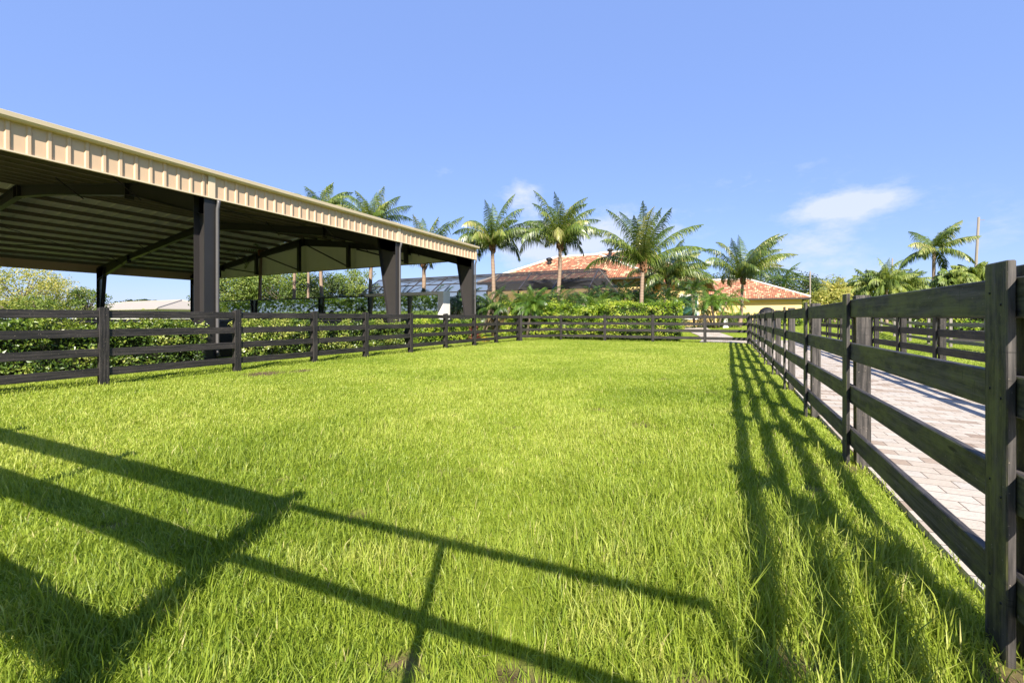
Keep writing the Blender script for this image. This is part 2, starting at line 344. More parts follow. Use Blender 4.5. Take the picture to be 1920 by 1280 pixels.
# ------------------------------------------------------------------ ground
PX0, PX1 = .99, 3.42                    # paved lane between its two fences
def build_ground():
    def axis(lo, hi, fine_lo, fine_hi, st):
        a = list(np.arange(fine_lo, fine_hi+1e-6, st)); x = fine_hi; k = st
        while x < hi: k *= 1.35; x += k; a.append(x)
        x = fine_lo; k = st
        while x > lo: k *= 1.35; x -= k; a.insert(0, x)
        return np.array(a)
    xs = axis(-700, 700, -14, 14, .12); ys = axis(-500, 900, -1, 28, .12)
    X, Y = np.meshgrid(xs, ys, indexing='ij')
    rough = np.where((X > PX0-.1) & (X < PX1+.1), 0, 1)*np.where((np.abs(X) < 14) & (Y < 28), 1, 0)
    Z = gz(X, Y) + rough*((vnoise(X, Y, .6)-.5)*.03+(vnoise(X+9, Y+4, 2.2)-.5)*.04)
    Z = np.where((X > PX0-.1) & (X < PX1+.1) & (Y < 28) & (Y > -3), -.02, Z)
    n, m = X.shape; I = np.arange(n*m).reshape(n, m)
    q = np.stack([I[:-1, :-1], I[1:, :-1], I[1:, 1:], I[:-1, 1:]], -1).reshape(-1, 4)
    b = MB(); b.add(np.stack([X, Y, Z], -1).reshape(-1, 3), q)
    o = b.build('ground', M['ground'], smooth=True); tag(o, 'level lawn and soil reaching to the horizon', None, None, 'structure')
    at = o.data.attributes.new('bare', 'FLOAT', 'POINT')
    bare = np.clip((bareness(X, Y)-.15)*2, 0, 1); at.data.foreach_set('value', bare.ravel().astype(np.float32))
SPOTS = [(-.62, 1.28, .10), (-1.75, 1.66, .07), (-2.02, 1.92, .10), (-.05, 1.45, .16), (.2, 1.75, .12), (.86, 2.0, .14), (.86, 4.2, .1), (-9.1, 5.9, .5), (-8.7, 6.6, .3), (.75, 1.5, .22), (-1.0, 1.15, .08), (.1, 1.15, .12)]
_sp = random.Random(5)
SPOTS += [(_sp.uniform(-3.2, .75), _sp.uniform(1.0, 4.5), _sp.uniform(.035, .085)) for _ in range(26)]
SPOTS += [(_sp.uniform(-9, .5), _sp.uniform(4.5, 14), _sp.uniform(.08, .16)) for _ in range(14)]
def bareness(x, y):
    x = np.asarray(x, float); y = np.asarray(y, float); b = np.zeros_like(x)
    for sx, sy, r in SPOTS: b = np.maximum(b, np.exp(-((x-sx)**2+(y-sy)**2)/(r*r))*.95)
    edge = np.clip(1-(PX0-x)/.16, 0, 1)*((x < PX0) & (y < 23))*(.15+.6*vnoise(x*3, y, .5))
    hb = np.exp(-((x+12.0)/.35)**2)*.6
    return np.clip(np.maximum(np.maximum(b, edge), hb), 0, 1)
build_ground()
def sheet(name, poly, z, mat, label, dz=None):
    bm = bmesh.new(); vs = [bm.verts.new((x, y, z if dz is None else dz(x, y))) for x, y in poly]; bm.faces.new(vs); me = bpy.data.meshes.new(name); bm.to_mesh(me); bm.free(); me.materials.append(mat)
    return tag(link(name, me), label, None, None, 'structure')
def build_paths():
    b = MB()
    b.box(PX0, PX1, -3, 27.4, -.1, .022)
    for x0, x1, y0, y1 in [(-1.3, PX0, 23.5, 27.4)]: b.box(x0, x1, y0, y1, -.1, .022)
    o = b.build('paved_lane', M['paver']); tag(o, 'pale tumbled paver lane between the two black fences', None, None, 'structure')
    # a walk that steps up to the house door
    b = MB(); ys = np.linspace(27.35, 41, 12)
    V = []
    for y in ys:
        cx = -.4 - 1.9*sstep((y-27)/9); zz = float(gz(0, y))+.03
        V += [(cx-.9, y, zz), (cx+.9, y, zz)]
    b.add(V, [(2*i, 2*i+1, 2*i+3, 2*i+2) for i in range(len(ys)-1)])
    o = b.build('garden_path', M['paver']); tag(o, 'pale paver walk leading over the far lawn to the house', None, None, 'structure')
build_paths()
sheet('arena_floor', [(-42.5, -9), (-14.1, -9), (-14.1, 21.2), (-42.5, 21.2)], .03, M['sand'], 'sand floor of the covered arena')

# ------------------------------------------------------------------ grass
def build_grass():
    b = MB(); g = np.random.default_rng(11)
    cell = .5; P = []
    xs = np.arange(-13, 16, cell); ys = np.arange(-1, 44, cell)
    for x in xs:
        for y in ys:
            cx, cy = x+cell/2, y+cell/2
            if PX0 < cx < PX1 and cy < 27.3: continue
            if cx < -12.2 and cy < 22: continue
            d = -cx*ST+cy*CT; xc = cx*CT+cy*ST
            if d < -.6 or abs(xc) > 1.45*max(d, .0)+1.8: continue
            r = max(math.hypot(cx, cy), .5)
            rho = 14000*min(1, 2.3/r)**1.12
            if cx > PX1: rho *= .5
            if cy > 24: rho = min(rho, 220)
            n = g.poisson(rho*cell*cell)
            if n: P.append(np.column_stack([x+g.random(n)*cell, y+g.random(n)*cell]))
    P = np.concatenate(P); x, y = P[:, 0], P[:, 1]
    keep = (g.random(len(x)) > bareness(x, y)*1.02) & ~((x > PX0-.02+.12*(vnoise(y*1.0+11, y*.7, .22)-.35)*(g.random(len(x)) < .5)) & (x < PX1+.05) & (y < 27.4)) & ~((x > -1.3) & (x < PX0) & (y > 23.5) & (y < 27.4))
    cxp = -.4 - 1.9*sstep((y-27)/9); keep &= ~((y > 27) & (np.abs(x-cxp) < .92))
    P = P[keep]; x, y = P[:, 0], P[:, 1]; n = len(x)
    r = np.hypot(x, y)
    patch = vnoise(x, y, .35)*.6+vnoise(x+5, y+3, 1.3)*.4
    tall = np.exp(-((x-.35)/.45)**2)*np.clip(1-(y-1)/16, 0, 1)*.8 + np.exp(-((x-.0)/.5)**2)*np.exp(-(y/2.2)**2)*.5
    h = (.028+.07*g.random(n)**1.4)*(.32+1.35*patch)*(1+.9*tall*g.random(n))
    longb = g.random(n) < .05; h = np.where(longb, h*1.7, h)
    h = h*(1-.55*np.clip((x-.72)/.25, 0, 1)*(x < PX0))
    far = np.clip(r/12, 0, 1); h = h*(1-.5*far)
    az = g.random(n)*2*pi; tuft = vnoise(x+31, y+17, .12)*6*pi; az = np.where(g.random(n) < .55, tuft+g.normal(size=n)*.7, az)
    lean = np.abs(g.normal(size=n))*.62+.15; lean = np.clip(lean, 0, 1.25)
    dx, dy = np.cos(az), np.sin(az)
    z = gz(x, y)+((vnoise(x, y, .6)-.5)*.03+(vnoise(x+9, y+4, 2.2)-.5)*.04)*((np.abs(x) < 14) & (y < 28)) - .004
    p0 = np.column_stack([x, y, z])
    l1 = lean*.55; l2 = lean*1.35
    p1 = p0+np.column_stack([dx*np.sin(l1), dy*np.sin(l1), np.cos(l1)])*(h*.55)[:, None]
    p2 = p1+np.column_stack([dx*np.sin(l2), dy*np.sin(l2), np.cos(l2)])*(h*.55)[:, None]
    sa = az+pi/2+g.normal(size=n)*.6; side = np.column_stack([np.cos(sa), np.sin(sa), np.zeros(n)])
    w = (.0024+.0018*g.random(n))*(1+r/6.5)
    big = vnoise(x+50, y+20, .9)*.5+vnoise(x+3, y+70, 3.1)*.5
    t = .30+.46*(big)+g.normal(size=n)*.13+.10*far + .07*np.clip((x-.5)/.4, 0, 1)*(x < PX0)
    weed = vnoise(x+13, y+29, .16)*.6+vnoise(x+1, y+2, .5)*.4; t = t+.30*(weed > .76)*(g.random(n) < .6)
    dead = g.random(n) < .014*(1+2*(patch < .35)); t = np.where(dead, .93+.07*g.random(n), np.clip(t, .02, .86))
    b.strips(p0, p1, p2, side, w, t)
    o = b.build('grass', M['grass']); tag(o, 'long bright green lawn grass filling the paddock', None, None, 'stuff')
    return n
NG = build_grass(); print('blades', NG)

# ------------------------------------------------------------------ board fences
def board_mesh(name, L, w, t, mat, bev=.004):
    """board with its length along local X, width along Z, thickness along Y, centred"""
    bm = bmesh.new(); bmesh.ops.create_cube(bm, size=1); bmesh.ops.scale(bm, vec=(L, t, w), verts=bm.verts)
    bmesh.ops.bevel(bm, geom=bm.edges[:], offset=bev, segments=1, affect='EDGES')
    me = bpy.data.meshes.new(name); bm.to_mesh(me); bm.free(); me.materials.append(mat); return me
_bc = {}
def board(name, L, w, t, mat, parent, loc, rot):
    k = (name, round(L, 2), w, t, mat.name)
    if k not in _bc: _bc[k] = board_mesh(name, L, w, t, mat)
    o = link(name, _bc[k], parent, loc); o.rotation_euler = rot; return o
RAILS = [1.275, .935, .595, .245]        # centre heights of the four rails
def fence(pts, side, mat, label, first_batten=True, rails=RAILS, h=1.40, zoff=0, group=None, bat=True, matp=None, rw=.14, skip=None):
    """posts at pts; rails on the 'side' (+1: left of the running direction) of the posts, battens over the rail joints"""
    root = empty('board_fence', (pts[0][0], pts[0][1], 0), 0, label, 'fence', group or 'black four-board paddock fences')
    ox, oy = pts[0]; n = len(pts); g = random.Random(len(label)*7+n)
    dirs = []
    for i in range(n-1):
        a = Vector(pts[i]); b_ = Vector(pts[i+1]); dirs.append((b_-a).normalized())
    for i, p in enumerate(pts):
        d = dirs[min(i, n-2)]; nrm = Vector((-d.y, d.x))*side
        if 0 < i < n-1: nrm = ((Vector((-dirs[i-1].y, dirs[i-1].x))+Vector((-d.y, d.x)))*side).normalized()
        ang = math.atan2(d.y, d.x); z0 = float(gz(*p))+zoff
        tx, ty = g.uniform(-.006, .006), g.uniform(-.006, .006)
        q = Vector(p) - nrm*.019   # post face sits behind the rails
        c = Vector(p) - nrm*(.02+.05)
        ph = h+g.uniform(-.012, .012)-.02
        board('post', ph+.3, .095, .095, matp or mat, root, (c.x-ox, c.y-oy, z0+ph/2-.15), (tx, pi/2+ty, 0)).rotation_euler = Matrix.Rotation(ang, 3, 'Z').to_euler() if False else (Matrix.Rotation(ang, 3, 'Z') @ Matrix.Rotation(-pi/2+ty, 3, 'Y') @ Matrix.Rotation(tx, 3, 'Z')).to_euler()
        if bat:
            c = Vector(p) + nrm*(.0195+.0135)
            bo = board('batten', h+.12, .14, .025, mat, root, (c.x-ox, c.y-oy, z0+h/2-.06), (0, 0, 0))
            bo.rotation_euler = (Matrix.Rotation(ang, 3, 'Z') @ Matrix.Rotation(-pi/2+ty*.6, 3, 'Y')).to_euler()
    for i in range(n-1):
        a = Vector(pts[i]); b_ = Vector(pts[i+1]); d = dirs[i]; L = (b_-a).length; ang = math.atan2(d.y, d.x)
        for k, rz in enumerate(rails):
            za = float(gz(*pts[i])); zb = float(gz(*pts[i+1])); zc = (za+zb)/2+rz+zoff+g.uniform(-.006, .006)
            c = (a+b_)/2
            o = board('rail', L-.006, rw, .036, mat, root, (c.x-ox, c.y-oy, zc), (0, 0, 0))
            o.rotation_euler = (Matrix.Rotation(ang, 3, 'Z') @ Matrix.Rotation(-math.atan2(zb-za, L)+g.uniform(-.0025, .0025), 3, 'Y')).to_euler()
    return root
# right-hand fence, beside the lens
RY = [-.2, 2.135, 4.35, 6.40, 8.62, 10.8, 13.05, 15.3, 17.6, 20.0, 22.75]
nearf = fence([(.895, y) for y in RY], 1, M['wood_near'], 'black board fence with green algae on its boards, nearest, along the lane on the right', group=None)
def nails(fence_root, ys, x):
    for y in ys:
        for rz in RAILS:
            for dy in (-.035, .034):
                b = MB(); z = rz+.02*random.uniform(-1, 1)+(.03 if dy > 0 else -.02)
                b.tube([(0, 0, 0), (-.0035, 0, 0)], [.0048, .0042], 8); b.build('nail', M['steel_dark'], fence_root, loc=(x-fence_root.location.x, y+dy-fence_root.location.y, z))
nails(nearf, RY[1:4], .895-.0455)
# far fence with the cut corner at its left end
fence([(.86, 22.72), (-1.0, 22.75), (-3.42, 22.7), (-5.9, 22.7), (-8.4, 22.7), (-9.9, 20.6)][::1], 1, M['wood'], 'black board fence across the far end of the paddock in front of the bright hedge')
LY = [-.55, 1.3, 3.52, 5.86, 7.9, 9.75, 11.85, 13.95, 16.1, 18.1, 20.55]
fence([(-10.0-.0*y, y) for y in LY][::1], -1, M['wood'], 'long black board fence on the left in front of the arena hedge')
CY = [1.0, 2.95, 4.95, 6.9, 8.9, 10.9, 12.9, 14.9, 16.9, 18.9, 20.9, 22.9, 24.9]
fence([(3.55, y) for y in CY], 1, M['wood'], 'black board fence along the far side of the paved lane')
EY = [9.5, 11.8, 14.1, 16.4, 18.7, 21.6, 24.4, 26.6, 28.9, 31.2, 33.5, 35.7]
fence([(8.3, y) for y in EY], 1, M['wood_grey'], 'weathered grey board fence beyond the lane on the right', bat=False)
fence([(8.5+2.4*k, 26.0+.1*k) for k in range(9)], 1, M['wood'], 'dark board fence crossing the right-hand paddock behind the grey fence', bat=False)

# fence and pipe gate just behind the lens: they throw the long shadows on the foreground grass
def behind():
    pts = [(-1.5-2.1*k, -.3-.05*2.1*k) for k in range(5)]
    fence(pts, 1, M['wood'], 'tall black three-board fence at the near end of the paddock', rails=[1.67, 1.26, .84, .42], h=1.80, bat=False, rw=.165)
    ax, ay, bx, by = -1.36, -.31, .98, -.17
    t = empty('pipe_gate', (ax, ay, 0), math.atan2(by-ay, bx-ax), 'thin black pipe gate beside the camera', 'gate')
    L = math.hypot(bx-ax, by-ay)
    b = MB(); r = .029
    b.tube([(0, 0, .18), (0, 0, 1.72), (L, 0, 1.72), (L, 0, .18), (0, 0, .18)], r, 10, False)
    b.build('frame', M['steel_dark'], t)
    for z in (1.31, .75):
        b = MB(); b.tube([(r, 0, z), (L-r, 0, z)], .025, 10); b.build('rail', M['steel_dark'], t)
    b = MB(); b.tube([(1.09, .026, .2), (1.09, .026, 1.70)], .022, 10); b.build('upright', M['steel_dark'], t)
behind()

# ------------------------------------------------------------------ covered arena
AX0, AX1 = -13.2, -42.9; AY0, AY1 = -9.0, 21.4; XR = (AX0+AX1)/2; EB, ET = 4.66, 5.34; RZ = 7.35
FY = [21.15, 14.8, 7.0, -.8, -8.6]
def roofz(x): return ET-.02 + (RZ-ET)*(1-abs(x-XR)/abs(AX0-XR))
def arena():
    t = empty('covered_arena', (AX0, 7, 0), 0, 'open-sided steel riding arena with tan ribbed fascia and charcoal columns', 'pavilion')
    O = Vector((AX0, 7, 0))
    def B(b, name, mat, par=t, smooth=False):
        o = b.build(name, mat, par, smooth); o.location = (-O.x, -O.y, 0) if par is t else (0, 0, 0); return o
    # ribbed fascia along both eaves: profile swept in y
    for X, s in ((AX0, 1), (AX1, -1)):
        b = MB(); prof = []
        y = AY0; pitch = .3048
        while y < AY1-.1:
            prof += [(y, 0), (y+.20, 0), (y+.222, .032), (y+.272, .032), (y+.294, 0)]
            if s == 1:
                prof.insert(-4, (y+.07, 0)); 
            y += pitch
        prof.append((AY1, 0)); V = []
        for (yy, dx) in prof: V += [(X+s*dx, yy, EB), (X+s*dx, yy, ET-.06)]
        b.add(V, [(2*i, 2*i+2, 2*i+3, 2*i+1) if s == 1 else (2*i+1, 2*i+3, 2*i+2, 2*i) for i in range(len(prof)-1)])
        V = [(x-s*.02, y_, z_) for x, y_, z_ in [(X, AY0, EB), (X, AY1, EB), (X, AY1, ET-.06), (X, AY0, ET-.06)]]
        b.add(V, [(0, 3, 2, 1) if s == 1 else (0, 1, 2, 3)])
        B(b, 'fascia', M['fascia'])
        b = MB(); x0, x1 = sorted((X-s*.02, X+s*.055)); b.box(x0, x1, AY0, AY1, EB-.035, EB-.002); B(b, 'trim', M['gutter'])
        # gutter with rolled lip
        b = MB(); pr = [(-.05, ET-.07), (.14, ET-.075), (.19, ET-.03), (.205, ET+.06), (.18, ET+.072), (.14, ET+.06), (-.02, ET+.07)]
        V = []
        for yy in (AY0-.05, AY1+.09): V += [(X+s*a, yy, z) for a, z in pr]
        k = len(pr); q = [(i, (i+1) % k, k+(i+1) % k, k+i) for i in range(k)]
        if s == -1: q = [f[::-1] for f in q]
        b.add(V, q); 
        me_o = B(b, 'gutter', M['gutter'])
        bm = bmesh.new(); bm.from_mesh(me_o.data); bmesh.ops.holes_fill(bm, edges=bm.edges[:], sides=20); bm.to_mesh(me_o.data); bm.free()
        for fy in FY[:4]:
            b = MB(); a0, a1 = sorted((X+s*.033, X+s*.05)); b.box(a0, a1, fy-.09 if fy < 20 else AY1-.17, fy+.09 if fy < 20 else AY1+.01, EB-.03, ET-.08); B(b, 'joint_cover', M['gutter'])
    # roof sheet with ribs
    b = MB(); th = .05
    for sgn, xe in ((1, AX0), (-1, AX1)):
        xs = [xe+sgn*.02, XR]
        zz = [roofz(xe)+.03, RZ+.03]
        V = [(xs[0], AY0, zz[0]), (xs[0], AY1, zz[0]), (xs[1], AY1, zz[1]), (xs[1], AY0, zz[1])]
        V += [(x, y, z+th) for x, y, z in V]
        b.add(V, [(0, 1, 2, 3), (7, 6, 5, 4), (0, 4, 5, 1), (1, 5, 6, 2), (3, 2, 6, 7), (0, 3, 7, 4)])
    roof = B(b, 'roof', M['deck'])
    b = MB()
    y = AY0+.15
    while y < AY1:
        for xe in (AX0-.05, AX1+.05): b.bar((xe, y, roofz(xe)+.005), (XR, y, RZ+.005), .05, .05)
        y += .61
    o = b.build('panel_ribs', M['deck'], roof)
    # purlins, each one a part
    for k in range(21):
        x = AX0-.7-k*(abs(AX1-AX0)-1.4)/20
        b = MB(); z = roofz(x)-.03
        b.box(x-.04, x+.04, AY0+.02, AY1-.08, z-.2, z-.195+.0); b.box(x-.04, x-.033, AY0+.02, AY1-.08, z-.19, z-.005); b.box(x-.032, x+.04, AY0+.02, AY1-.08, z-.012, z-.005)
        B(b, 'purlin', M['purlin'])
    # frames
    for fi, fy in enumerate(FY):
        straight = abs(fy-7) < .1
        for X, s in ((AX0-.06, 1), (AX1+.06, -1)):
            b = MB(); fw = .30 if straight else .26; zt = roofz(X)-.28
            wb, wt = (.50, .54) if straight else (.30, 1.15)
            if s == -1: wb, wt = .30, 1.1
            def web(z): return wb+(wt-wb)*z/zt
            def cx(f0, f1, w0, w1, y0, y1, z0=0, z1=zt, par=None):   # slab between web offsets f0,f1 (0 outer face)
                P = [(X-s*f0, y0, z0), (X-s*f1, y0, z0), (X-s*f1, y1, z0), (X-s*f0, y1, z0), (X-s*w0, y0, z1), (X-s*w1, y0, z1), (X-s*w1, y1, z1), (X-s*w0, y1, z1)]
                if s == 1: P = [P[1], P[0], P[3], P[2], P[5], P[4], P[7], P[6]]
                b.hexa(P)
            cx(0, .014, 0, .014, fy-fw/2, fy+fw/2)
            cx(wb-.014, wb, wt-.014, wt, fy-fw/2, fy+fw/2)
            cx(.0145, wb-.0145, .0145, wt-.0145, fy-.006, fy+.006)
            co = B(b, 'column', M['steel'])
            if straight and s == 1:      # black plate added on this column's outer flange for its dark stripe
                b = MB(); b.box(X+.001, X+.03, fy-.155, fy+.21, .03, zt); b.box(X+.001, X+.03, fy+.2101, fy+.225, .03, zt)
                b.build('dark_plate', M['steel_dark'], co)
            b = MB(); b.box(min(X+s*.02, X-s*(wb+.03)), max(X+s*.02, X-s*(wb+.03)), fy-fw/2-.03, fy+fw/2+.03, 0, .03); B(b, 'base_plate', M['steel_dark'])
            # downspout on the outer flange
            if fi < 4:
                yd = fy+.09; b = MB(); xo = X+s*(.085 if straight and s == 1 else .052)
                if fi == 0: yd = fy+.16
                if straight and s == 1: yd = fy+.165
                b.tube([(X+s*.11, yd+.02, EB-.04), (X+s*.11, yd+.02, EB-.12), (xo+s*.005, yd, EB-.30), (xo, yd, EB-.42), (xo, yd, 2.4), (xo, yd, .22), (xo+s*.05, yd, .1)], .047, 10)
                o = B(b, 'downspout', M['spout'], t, True)
        # rafters, deep at the knee
        for s, X in ((1, AX0-.06), (-1, AX1+.06)):
            b = MB()
            dep = lambda u: .95-.55*min(1, u/.3) if u < .3 else .40+.12*max(0, (u-.75)/.25)
            us = [0, .06, .15, .3, .5, .75, 1.0]
            xs = [X+(XR-X)*u for u in us]
            top = [roofz(x)-.24 for x in xs]; bot = [tz-dep(u) for tz, u in zip(top, us)]
            for i in range(len(us)-1):
                for (y0, y1, zo0, zo1) in ((fy-.006, fy+.006, 'w', 0), (fy-.11, fy+.11, 't', 0), (fy-.11, fy+.11, 'b', 0)):
                    if zo0 == 'w': za, zb, zc, zd = bot[i]+.013, bot[i+1]+.013, top[i]-.013, top[i+1]-.013
                    elif zo0 == 't': za, zb, zc, zd = top[i]-.012, top[i+1]-.012, top[i], top[i+1]
                    else: za, zb, zc, zd = bot[i], bot[i+1], bot[i]+.012, bot[i+1]+.012
                    xa, xb = xs[i]-s*.001, xs[i+1]
                    P = [(xa, y0, za), (xb, y0, zb), (xb, y1, zb), (xa, y1, za), (xa, y0, zc), (xb, y0, zd), (xb, y1, zd), (xa, y1, zc)]
                    if s == 1: P = [P[1], P[0], P[3], P[2], P[5], P[4], P[7], P[6]]
                    b.hexa(P)
            B(b, 'rafter', M['steel_dark'])
            for u in (.32, .985):   # splice plates
                i = X+(XR-X)*u; b = MB(); b.box(i-.02, i+.02, fy-.125, fy+.125, roofz(i)-.26-.5, roofz(i)-.235); B(b, 'splice_plate', M['steel_dark'])
    # gable wall above the opening at both ends
    for gy, s in ((AY1, 1), (AY0, -1)):
        b = MB(); xs = np.arange(AX1, AX0+.001, .305)
        V = []
        for i, x in enumerate(xs):
            dy = .0 if i % 2 else .03
            V += [(x, gy-s*.03-s*dy, EB), (x, gy-s*.03-s*dy, roofz(x)+.02)]
        b.add(V, [(2*i, 2*i+2, 2*i+3, 2*i+1) for i in range(len(xs)-1)])
        B(b, 'gable_wall', M['deck'])
        b = MB(); b.box(AX1, AX0-.03, gy-s*.03-.05, gy-s*.03+.03, EB-.035, EB-.002); B(b, 'trim', M['purlin'])
    # hanging struts and bracing under the end frame
    for k, x in enumerate(np.linspace(AX0-4.8, AX1+4.8, 5)):
        b = MB(); zt = roofz(x)-.66; b.box(x-.11, x+.11, FY[0]-.4, FY[0]-.19, EB-.03, zt+.2); B(b, 'strut', M['steel_dark'])
        b = MB(); b.tube([(x-.2, FY[0]-.35, EB+.15), (x-4.2, FY[0]-.35, roofz(x-4.2)-.7 if x-4.2 > AX1 else EB+1)], .05, 6); B(b, 'brace', M['steel_dark'])
    for (ya, yb) in ((7.0, 14.8), (14.8, 21.15)):
        for xa, xb in ((-16, -22), (-34, -40)):
            b = MB(); b.tube([(xa, ya+.1, roofz(xa)-.3), (xb, yb-.1, roofz(xb)-.3)], .018, 6); B(b, 'brace', M['steel_dark'])
            b = MB(); b.tube([(xb, ya+.1, roofz(xb)-.34), (xa, yb-.1, roofz(xa)-.34)], .018, 6); B(b, 'brace', M['steel_dark'])
    # sloping flange braces at each rafter
    for fy in FY[:4]:
        for x in (-17.2, -21.5, -35, -39):
            b = MB(); b.tube([(x, fy, roofz(x)-.78), (x, fy-.75, roofz(x)-.2)], .022, 6); B(b, 'brace', M['steel_dark'])
arena()
def kick_wall():
    t = empty('kick_wall', (-13.75, 7, 0), 0, 'low black board wall round the arena floor behind the leafy hedge', 'wall')
    for x0, x1, y0, y1, nm in ((-13.9, -13.83, -8.5, 20.9, 'panel'), (-42.4, -42.33, -8.5, 20.9, 'panel'), (-42.3, -13.95, 20.5, 20.57, 'panel')):
        b = MB(); b.box(x0, x1, y0, y1, 0, 1.10); o = b.build(nm, M['steel_dark'], t, loc=(13.75, -7, 0))
        b = MB(); b.box(x0-.04, x1+.04, y0-.02, y1+.02, 1.102, 1.15); o = b.build('cap_rail', M['steel'], t, loc=(13.75, -7, 0))
kick_wall()
def mirrors():
    x0, x1, y = -38.8, -14.75, 20.75; zt, zb = 2.66, 1.16
    t = empty('arena_mirror_wall', (x1, y, 0), 0, 'long row of riding mirrors at the end of the arena with a white end frame', 'mirror')
    n = 9; ex = np.linspace(x0, x1-.5, n+1)
    for i in range(n):
        b = MB(); b.box(ex[i]+.004-x1, ex[i+1]-.004-x1, -.02, .02, zb, zt-.06-.0); o = b.build('mirror_panel', M['mirror'], t); o.rotation_euler = (R(.75+random.uniform(-.05, .05)), 0, R(random.uniform(-.1, .1)))
    b = MB(); b.box(x0-.08-x1, -6.2, -.06, .08, zt-.055, zt+.02); b.build('top_frame', M['cage'], t)
    b = MB(); b.box(x0-.08-x1, x0-.005-x1, -.06, .08, 0, zt-.06); b.build('side_frame', M['cage'], t)
    b = MB(); b.box(-6.19, .0, -.45, .22, zt-.05, zt+.12); b.build('white_beam', M['white'], t)
    b = MB(); b.box(-.40, .0, -.45, .22, 0, zt-.052); b.build('white_post', M['white'], t)
mirrors()

# ------------------------------------------------------------------ hedges and shrubs
def leaf_box(b, x0, x1, y0, y1, z0, z1, n, ln, g, bump=.12, top_jit=.15, tint=.5):
    """leaves over the outside of a lumpy box"""
    A = np.array([(x1-x0)*(z1-z0), (x1-x0)*(z1-z0), (y1-y0)*(z1-z0), (y1-y0)*(z1-z0), (x1-x0)*(y1-y0)]); A = A/A.sum()
    f = g.choice(5, n, p=A); u = g.random(n); v = g.random(n); p = np.zeros((n, 3)); N = np.zeros((n, 3))
    for k, (ax, sg) in enumerate(((1, -1), (1, 1), (0, -1), (0, 1), (2, 1))):
        m = f == k; N[m, ax] = sg
        if ax == 1: p[m] = np.column_stack([x0+u[m]*(x1-x0), np.full(m.sum(), y0 if sg < 0 else y1), z0+v[m]*(z1-z0)])
        elif ax == 0: p[m] = np.column_stack([np.full(m.sum(), x0 if sg < 0 else x1), y0+u[m]*(y1-y0), z0+v[m]*(z1-z0)])
        else: p[m] = np.column_stack([x0+u[m]*(x1-x0), y0+v[m]*(y1-y0), np.full(m.sum(), z1)])
    s = .45
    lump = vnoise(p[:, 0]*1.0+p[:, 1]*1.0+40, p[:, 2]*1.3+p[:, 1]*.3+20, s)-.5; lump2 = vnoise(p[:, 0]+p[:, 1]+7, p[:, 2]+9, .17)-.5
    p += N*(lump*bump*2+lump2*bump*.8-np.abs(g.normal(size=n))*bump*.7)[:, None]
    # young shoots stand up from the top in places
    sh = (f == 4)*(g.random(n) < .12); p[:, 2] += sh*np.minimum(np.abs(g.normal(size=n))*top_jit, top_jit*.9)
    p[:, 2] += (p[:, 2] > z1-.25)*(vnoise(p[:, 0]+3, p[:, 1]+5, .5)-.5)*top_jit*1.6
    nr = unit(N*.8+rand_unit(n, g)*.9+np.array([0, 0, .35])); ax_ = unit(np.cross(nr, rand_unit(n, g)))
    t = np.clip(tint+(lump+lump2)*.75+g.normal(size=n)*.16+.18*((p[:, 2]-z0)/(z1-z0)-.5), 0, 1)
    l = ln*(.6+.7*g.random(n)); b.leaves(p, ax_, nr, l, l*.58, t)
def hedge(x0, x1, y0, y1, h, mat, label, dens, ln, cat='hedge', group=None, z0=None, tint=.5, bump=.12, tj=.15):
    cx, cy = (x0+x1)/2, (y0+y1)/2; zg = float(gz(cx, cy)) if z0 is None else z0; g = np.random.default_rng(int(abs(cx*31+cy*17)*10)+3)
    t = empty('hedge', (cx, cy, zg), 0, label, cat, group)
    w, l = (x1-x0)/2, (y1-y0)/2; area = 2*(w+l)*2*h+4*w*l
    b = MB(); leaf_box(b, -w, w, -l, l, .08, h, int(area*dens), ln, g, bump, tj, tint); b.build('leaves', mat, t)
    b = MB(); i = min(bump*1.3, w*.6, l*.6); 
    nx, ny = max(2, int(2*w/.35)), max(2, int(2*l/.35))
    b.box(-w+i, w-i, -l+i, l-i, .02, h-i*1.4); b.build('dark_core', M['hedge_core'], t)  # dark filler box added inside the leaves to block views through
    return t
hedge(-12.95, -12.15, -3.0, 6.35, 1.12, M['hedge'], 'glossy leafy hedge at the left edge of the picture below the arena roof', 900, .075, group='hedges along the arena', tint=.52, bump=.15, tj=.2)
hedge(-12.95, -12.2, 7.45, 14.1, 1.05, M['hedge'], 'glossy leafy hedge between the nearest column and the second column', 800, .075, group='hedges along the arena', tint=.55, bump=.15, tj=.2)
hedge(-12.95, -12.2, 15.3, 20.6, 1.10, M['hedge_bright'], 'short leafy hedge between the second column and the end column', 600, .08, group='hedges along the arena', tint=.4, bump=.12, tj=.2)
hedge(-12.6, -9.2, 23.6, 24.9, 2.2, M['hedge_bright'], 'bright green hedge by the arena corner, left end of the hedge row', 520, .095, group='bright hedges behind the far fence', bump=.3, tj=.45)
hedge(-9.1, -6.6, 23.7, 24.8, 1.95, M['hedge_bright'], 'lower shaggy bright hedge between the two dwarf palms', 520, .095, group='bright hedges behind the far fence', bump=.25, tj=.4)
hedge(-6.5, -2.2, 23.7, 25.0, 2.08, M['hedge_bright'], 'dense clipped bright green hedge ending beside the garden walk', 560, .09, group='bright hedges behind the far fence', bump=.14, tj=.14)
hedge(-1.0, 2.0, 50.2, 51.0, 1.35, M['hedge_bright'], 'low bright hedge in front of the yellow wing beside the white palm trunk', 300, .12, group='hedges by the house', bump=.12)
hedge(2.4, 6.6, 50.6, 51.4, 1.3, M['hedge_bright'], 'low bright hedge in front of the yellow wing, right of the domed bin', 300, .12, group='hedges by the house', bump=.12)
